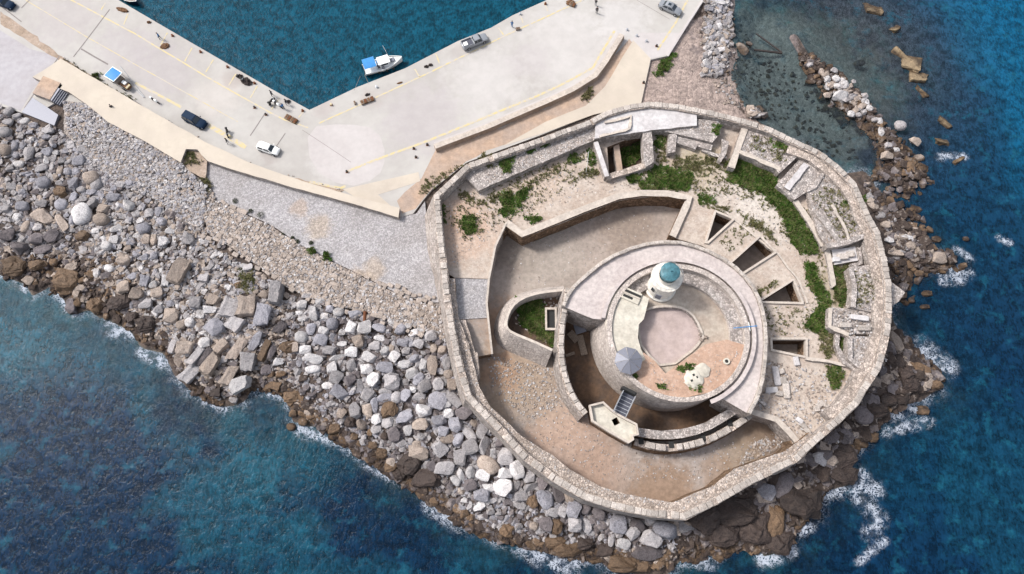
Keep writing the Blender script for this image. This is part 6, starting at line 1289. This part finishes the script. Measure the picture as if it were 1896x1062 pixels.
# motorcycles
def moto(px, py, ang, label, col='rubber_shade', seat='darknet'):
    p = P(px, py, 2.3); r0 = empty('motorcycle', (p.x, p.y, 1.82), R_(ang), label, 'motorcycle', 'motorcycles on the quay')
    for x_ in (-.62, .62):
        bm = bmesh.new(); bmesh.ops.create_cone(bm, cap_ends=True, segments=18, radius1=.31, radius2=.31, depth=.11); bmesh.ops.rotate(bm, verts=bm.verts[:], matrix=Matrix.Rotation(math.pi/2, 3, 'X')); bmo('wheel', bm, M['rubber_shade'], r0).location = (x_, 0, .31)
    bm = bmesh.new(); bmesh.ops.create_icosphere(bm, subdivisions=3, radius=1)
    for v in bm.verts: v.co = Vector((v.co.x*.55, v.co.y*(.2+.06*v.co.x), v.co.z*.28))
    bmo('body', bm, M[col], r0, True).location = (.1, 0, .68)
    box('seat', (-.35, 0, .86), (.8, .28, .14), M[seat], r0, 0, .05); tube('handlebar', [(.42, -.38, 1.02), (.5, 0, .98), (.42, .38, 1.02)], .03, M['steel'], r0, 6); tube('fork', [(.62, 0, .31), (.48, 0, 1.0)], .05, M['steel'], r0, 6)
    box('luggage_box', (-.72, 0, 1.02), (.36, .36, .28), M[col], r0); return r0
moto(503, 187, 60, 'dark motorcycle parked by the corner of the quay'); moto(514, 193, -35, 'white scooter parked next to the dark motorcycle', 'white'); moto(421, 246, -78, 'dark motorcycle standing alone beside the yellow patch')
moto(287, 186, -30, 'white scooter with a dark seat near the canopy tricycle', 'white'); moto(447, 146, -35, 'dark scooter parked beside a pile of black nets')
# people: one continuous skinned body each
def person(px, py, ang, shirt, trousers, label, pose='stand'):
    p = P(px, py, 2.4); r0 = empty('person', (p.x, p.y, 1.81), R_(ang), label, 'person')
    me = bpy.data.meshes.new('body'); st_ = .14
    J = [(0, 0, .95, .15), (.0, 0, 1.15, .145), (0, 0, 1.38, .16), (0, 0, 1.5, .07), (.02, 0, 1.62, .095), (.02, 0, 1.72, .085), (.05, .1, .92, .11), (.12, .11, .5, .075), (st_, .12, .1, .05), (st_+.14, .12, .04, .045), (-.05, -.1, .92, .11), (-.08, -.11, .5, .075), (-st_, -.12, .1, .05), (-st_+.14, -.12, .04, .045),
         (0, .2, 1.4, .07), (.06, .27, 1.12, .05), (.2, .26, .92, .04), (.27, .25, .86, .035), (0, -.2, 1.4, .07), (-.04, -.27, 1.12, .05), (.08, -.28, .9, .04), (.13, -.28, .83, .035)]
    E = [(0, 1), (1, 2), (2, 3), (3, 4), (4, 5), (0, 6), (6, 7), (7, 8), (8, 9), (0, 10), (10, 11), (11, 12), (12, 13), (2, 14), (14, 15), (15, 16), (16, 17), (2, 18), (18, 19), (19, 20), (20, 21)]
    me.from_pydata([j[:3] for j in J], E, []); me.update(); o = link('body', me, None, r0)
    md = o.modifiers.new('skin', 'SKIN'); 
    for v, j in zip(me.skin_vertices[0].data if me.skin_vertices else [], J): v.radius = (j[3], j[3])
    if me.skin_vertices: me.skin_vertices[0].data[0].use_root = True
    md.use_smooth_shade = True; s2_ = o.modifiers.new('subd', 'SUBSURF'); s2_.levels = 1; s2_.render_levels = 1
    m, nt, bs = newmat('clothed_figure'); q = N(nt); tc = q.n('ShaderNodeTexCoord').outputs['Object']; sx = q.n('ShaderNodeSeparateXYZ'); q.l(tc, sx.inputs[0]); z_ = sx.outputs[2]
    c = q.mix(q.ramp(z_, .93, .95), trousers, shirt); c = q.mix(q.ramp(z_, 1.5, 1.52), c, (.45, .28, .2, 1)); c = q.mix(q.ramp(z_, .1, .12), (.03, .03, .03, 1), c); q.l(c, bs.inputs['Base Color']); bs.inputs['Roughness'].default_value = .9
    me.materials.append(m)
    bm = bmesh.new(); bmesh.ops.create_icosphere(bm, subdivisions=2, radius=.118)
    for v in bm.verts:
        if v.co.z < 0 and v.co.x > 0: v.co *= .82
    bmo('hair', bm, M['darkwood'], r0, True).location = (-.005, 0, 1.73)
    return r0
K = (.03, .03, .035, 1); BL_ = (.05, .16, .35, 1); GY_ = (.2, .2, .22, 1); WH = (.6, .6, .58, 1)
for a in [(295, 68, 200, BL_, K, 'person in blue working beside the brown net pile on the quay'), (209, 200, -60, K, K, 'person in black walking alone on the cream walkway'), (1103, 6, 80, K, GY_, 'person in dark clothes at the top edge of the quay'), (1105, 20, 260, K, K, 'person in black standing below another near the top edge'),
    (948, 46, 90, BL_, BL_, 'person in blue standing by a crate on the right arm'), (524, 198, 150, BL_, K, 'person in blue standing between the scooter and the crates'), (530, 190, 0, K, GY_, 'person in dark jacket beside the person in blue'), (503, 174, 20, K, K, 'person in black near the dark motorcycle at the quay edge'), (421, 262, 200, K, GY_, 'person in dark clothes behind the lone motorcycle')]: person(*a)
# nets, crates, bollards
def heap(px, py, a, b, mat, label, ang=0, h=.35, cat='net pile', z=1.8):
    p = P(px, py, z+.2); bm = bmesh.new(); bmesh.ops.create_icosphere(bm, subdivisions=4, radius=1)
    for v in bm.verts:
        n_ = 1+.45*noise.noise(v.co*2.3+Vector((px, py, 0)))+.18*noise.noise(v.co*7); v.co = Vector((v.co.x*a/2*n_, v.co.y*b/2*n_, max(0, v.co.z)*h*n_))
    o = bmo('net_pile', bm, M[mat], None); o.location = (p.x, p.y, z); o.rotation_euler.z = R_(ang); return tag(o, label, cat)
heap(305, 84, 1.7, 1.2, 'net', 'brown heap of nets beside the person in blue', 10); heap(226, 17, 2.3, .9, 'net', 'long brown heap of nets at the quay edge top left', -20); heap(456, 150, 2.4, 1.3, 'darknet', 'large black heap of nets beside the scooter', -25, .55); heap(275, 40, .8, .5, 'net', 'tiny rusty heap at the quay edge', 0)
heap(443, 140, 1.2, .8, 'darknet', 'small black heap of nets left of the large one', 0, .4); heap(533, 187, .9, .7, 'darknet', 'dark bag on the quay near the corner', 0, .4, 'bag'); heap(680, 174, .9, .5, 'darknet', 'grey heap beside the brown crates', 20, .3); heap(1056, 3, 1.6, 1.2, 'net', 'brown heap of nets at the top of the right arm', 20, .4); heap(789, 122, .8, .6, 'darknet', 'left dark coil of rope on the right arm', 0, .3, 'rope coil'); heap(797, 119, .8, .6, 'darknet', 'right dark coil of rope on the right arm', 0, .3, 'rope coil'); heap(740, 152, 1.0, .4, 'net', 'faint flat brown heap on the yellow line', 20, .15)
def crates(px, py, L, W_, ang, n, label):
    p = P(px, py, 2.0); r0 = empty('fish_crates', (p.x, p.y, 1.8), R_(ang), label, 'crates')
    for i in range(n):
        x_ = -L/2+(i+.5)*L/n; box('crate', (x_, 0, .22), (L/n-.06, W_, .4), M['net' if i % 2 else 'wood'], r0, random.uniform(-.05, .05)); box('crate_load', (x_, 0, .43), (L/n-.3, W_-.25, .06), M['iron' if i % 2 else 'net'], r0)
crates(539, 220, 2.5, 1.0, -30, 4, 'row of brown fish crates by the corner of the quay'); crates(680, 186, 2.6, .9, 24, 4, 'row of brown fish crates on the right arm'); crates(959, 53, .9, .5, 10, 1, 'small brown crate beside the person in blue'); crates(657, 190, .4, .7, 20, 1, 'single rusty box left of the crates'); crates(1060, 8, 1.2, .9, -25, 2, 'pair of brown crates at the top of the right arm')
bol = [(319, 65, 'rusty'), (371, 95, 'rusty'), (421, 123, 'rusty'), (471, 153, 'rusty'), (560, 204, 'rusty'), (613, 193, 'yellow'), (697, 160, 'grey'), (963, 25, 'grey'), (1010, 6, 'rusty'), (642, 317, 'dark'), (766, 274, 'dark'), (791, 267, 'dark'), (770, 290, 'dark'), (471, 198, 'dark'), (492, 211, 'dark'), (1216, 84, 'dark'), (1197, 75, 'grey'), (1179, 65, 'grey'), (1192, 152, 'dark'), (1161, 54, 'grey'), (424, 250, 'grey')]
for x, y, c_ in bol[:-1]:
    p = P(x, y, 2.0); r0 = empty('bollard', (p.x, p.y, 1.8)); r0.scale = (.8, .8, .8); mt = {'rusty': 'iron', 'yellow': 'yellow', 'grey': 'steel', 'dark': 'rubber_shade'}[c_]
    lathe('post', [(.22, 0), (.16, .08), (.15, .38), (.24, .44), (.24, .52), (0, .56)], M[mt], r0, 14); box('base_plate', (0, 0, .02), (.6, .6, .04), M['iron' if c_ != 'grey' else 'steel'], r0)
    r0['category'] = 'bollard'; r0['group'] = 'bollards on the quay'
    side_ = 'on the left arm of the quay' if x < 580 else 'near the low wall' if y > 200 else 'on the right arm of the quay'
    things.append((r0, f'{c_} iron mooring bollard {side_}', x, y))
p = P(645, 588, 1.5); rp_ = empty('rusty_pipe', (p.x, p.y+.6, 1.3), 0, 'short rusty pipe sticking out of the paved apron over white boulders', 'pipe'); adopt(tube('pipe', [P(676, 576, 2.1), P(675, 595, 1.9)], .28, M['iron'], None, 12), rp_)
for a, b, w_, lb_ in (((1400, 62), (1447, 96), .16, 'dark wet beam lying aslant in the bay'), ((1396, 92), (1448, 98), .22, 'dark wet beam lying level in the bay')):
    o = tube('sunken_beam', [P(a[0], a[1], -.1), P(b[0], b[1], .05)], w_, M['darkwood'], None, 8); tag(o, lb_, 'beam', 'sunken beams in the bay')
p0 = P(1085, 320, TER); fp = empty('thin_pole', p0, 0, 'tall thin white pole standing west of the roofless vault', 'pole'); adopt(tube('pole', [p0, P(1090, 280, TER+3)], .04, M['white'], None, 6), fp)
# ------------------------------------------------------------------ labels that single each one out
ORD = ['', 'first', 'second', 'third', 'fourth', 'fifth', 'sixth', 'seventh', 'eighth', 'ninth', 'tenth', '11th', '12th', '13th', '14th', '15th', '16th', '17th', '18th', '19th', '20th', '21st', '22nd', '23rd', '24th']
cls = {}
for t in things: cls.setdefault(t[1], []).append(t)
for lb_, ts in cls.items():
    ts.sort(key=lambda t: t[2])
    for i, t in enumerate(ts):
        t[0]['label'] = lb_ if len(ts) == 1 else lb_+', '+('leftmost' if i == 0 else 'rightmost' if i == len(ts)-1 else ORD[i+1]+' from left')
        if len(ts) == 1: pass
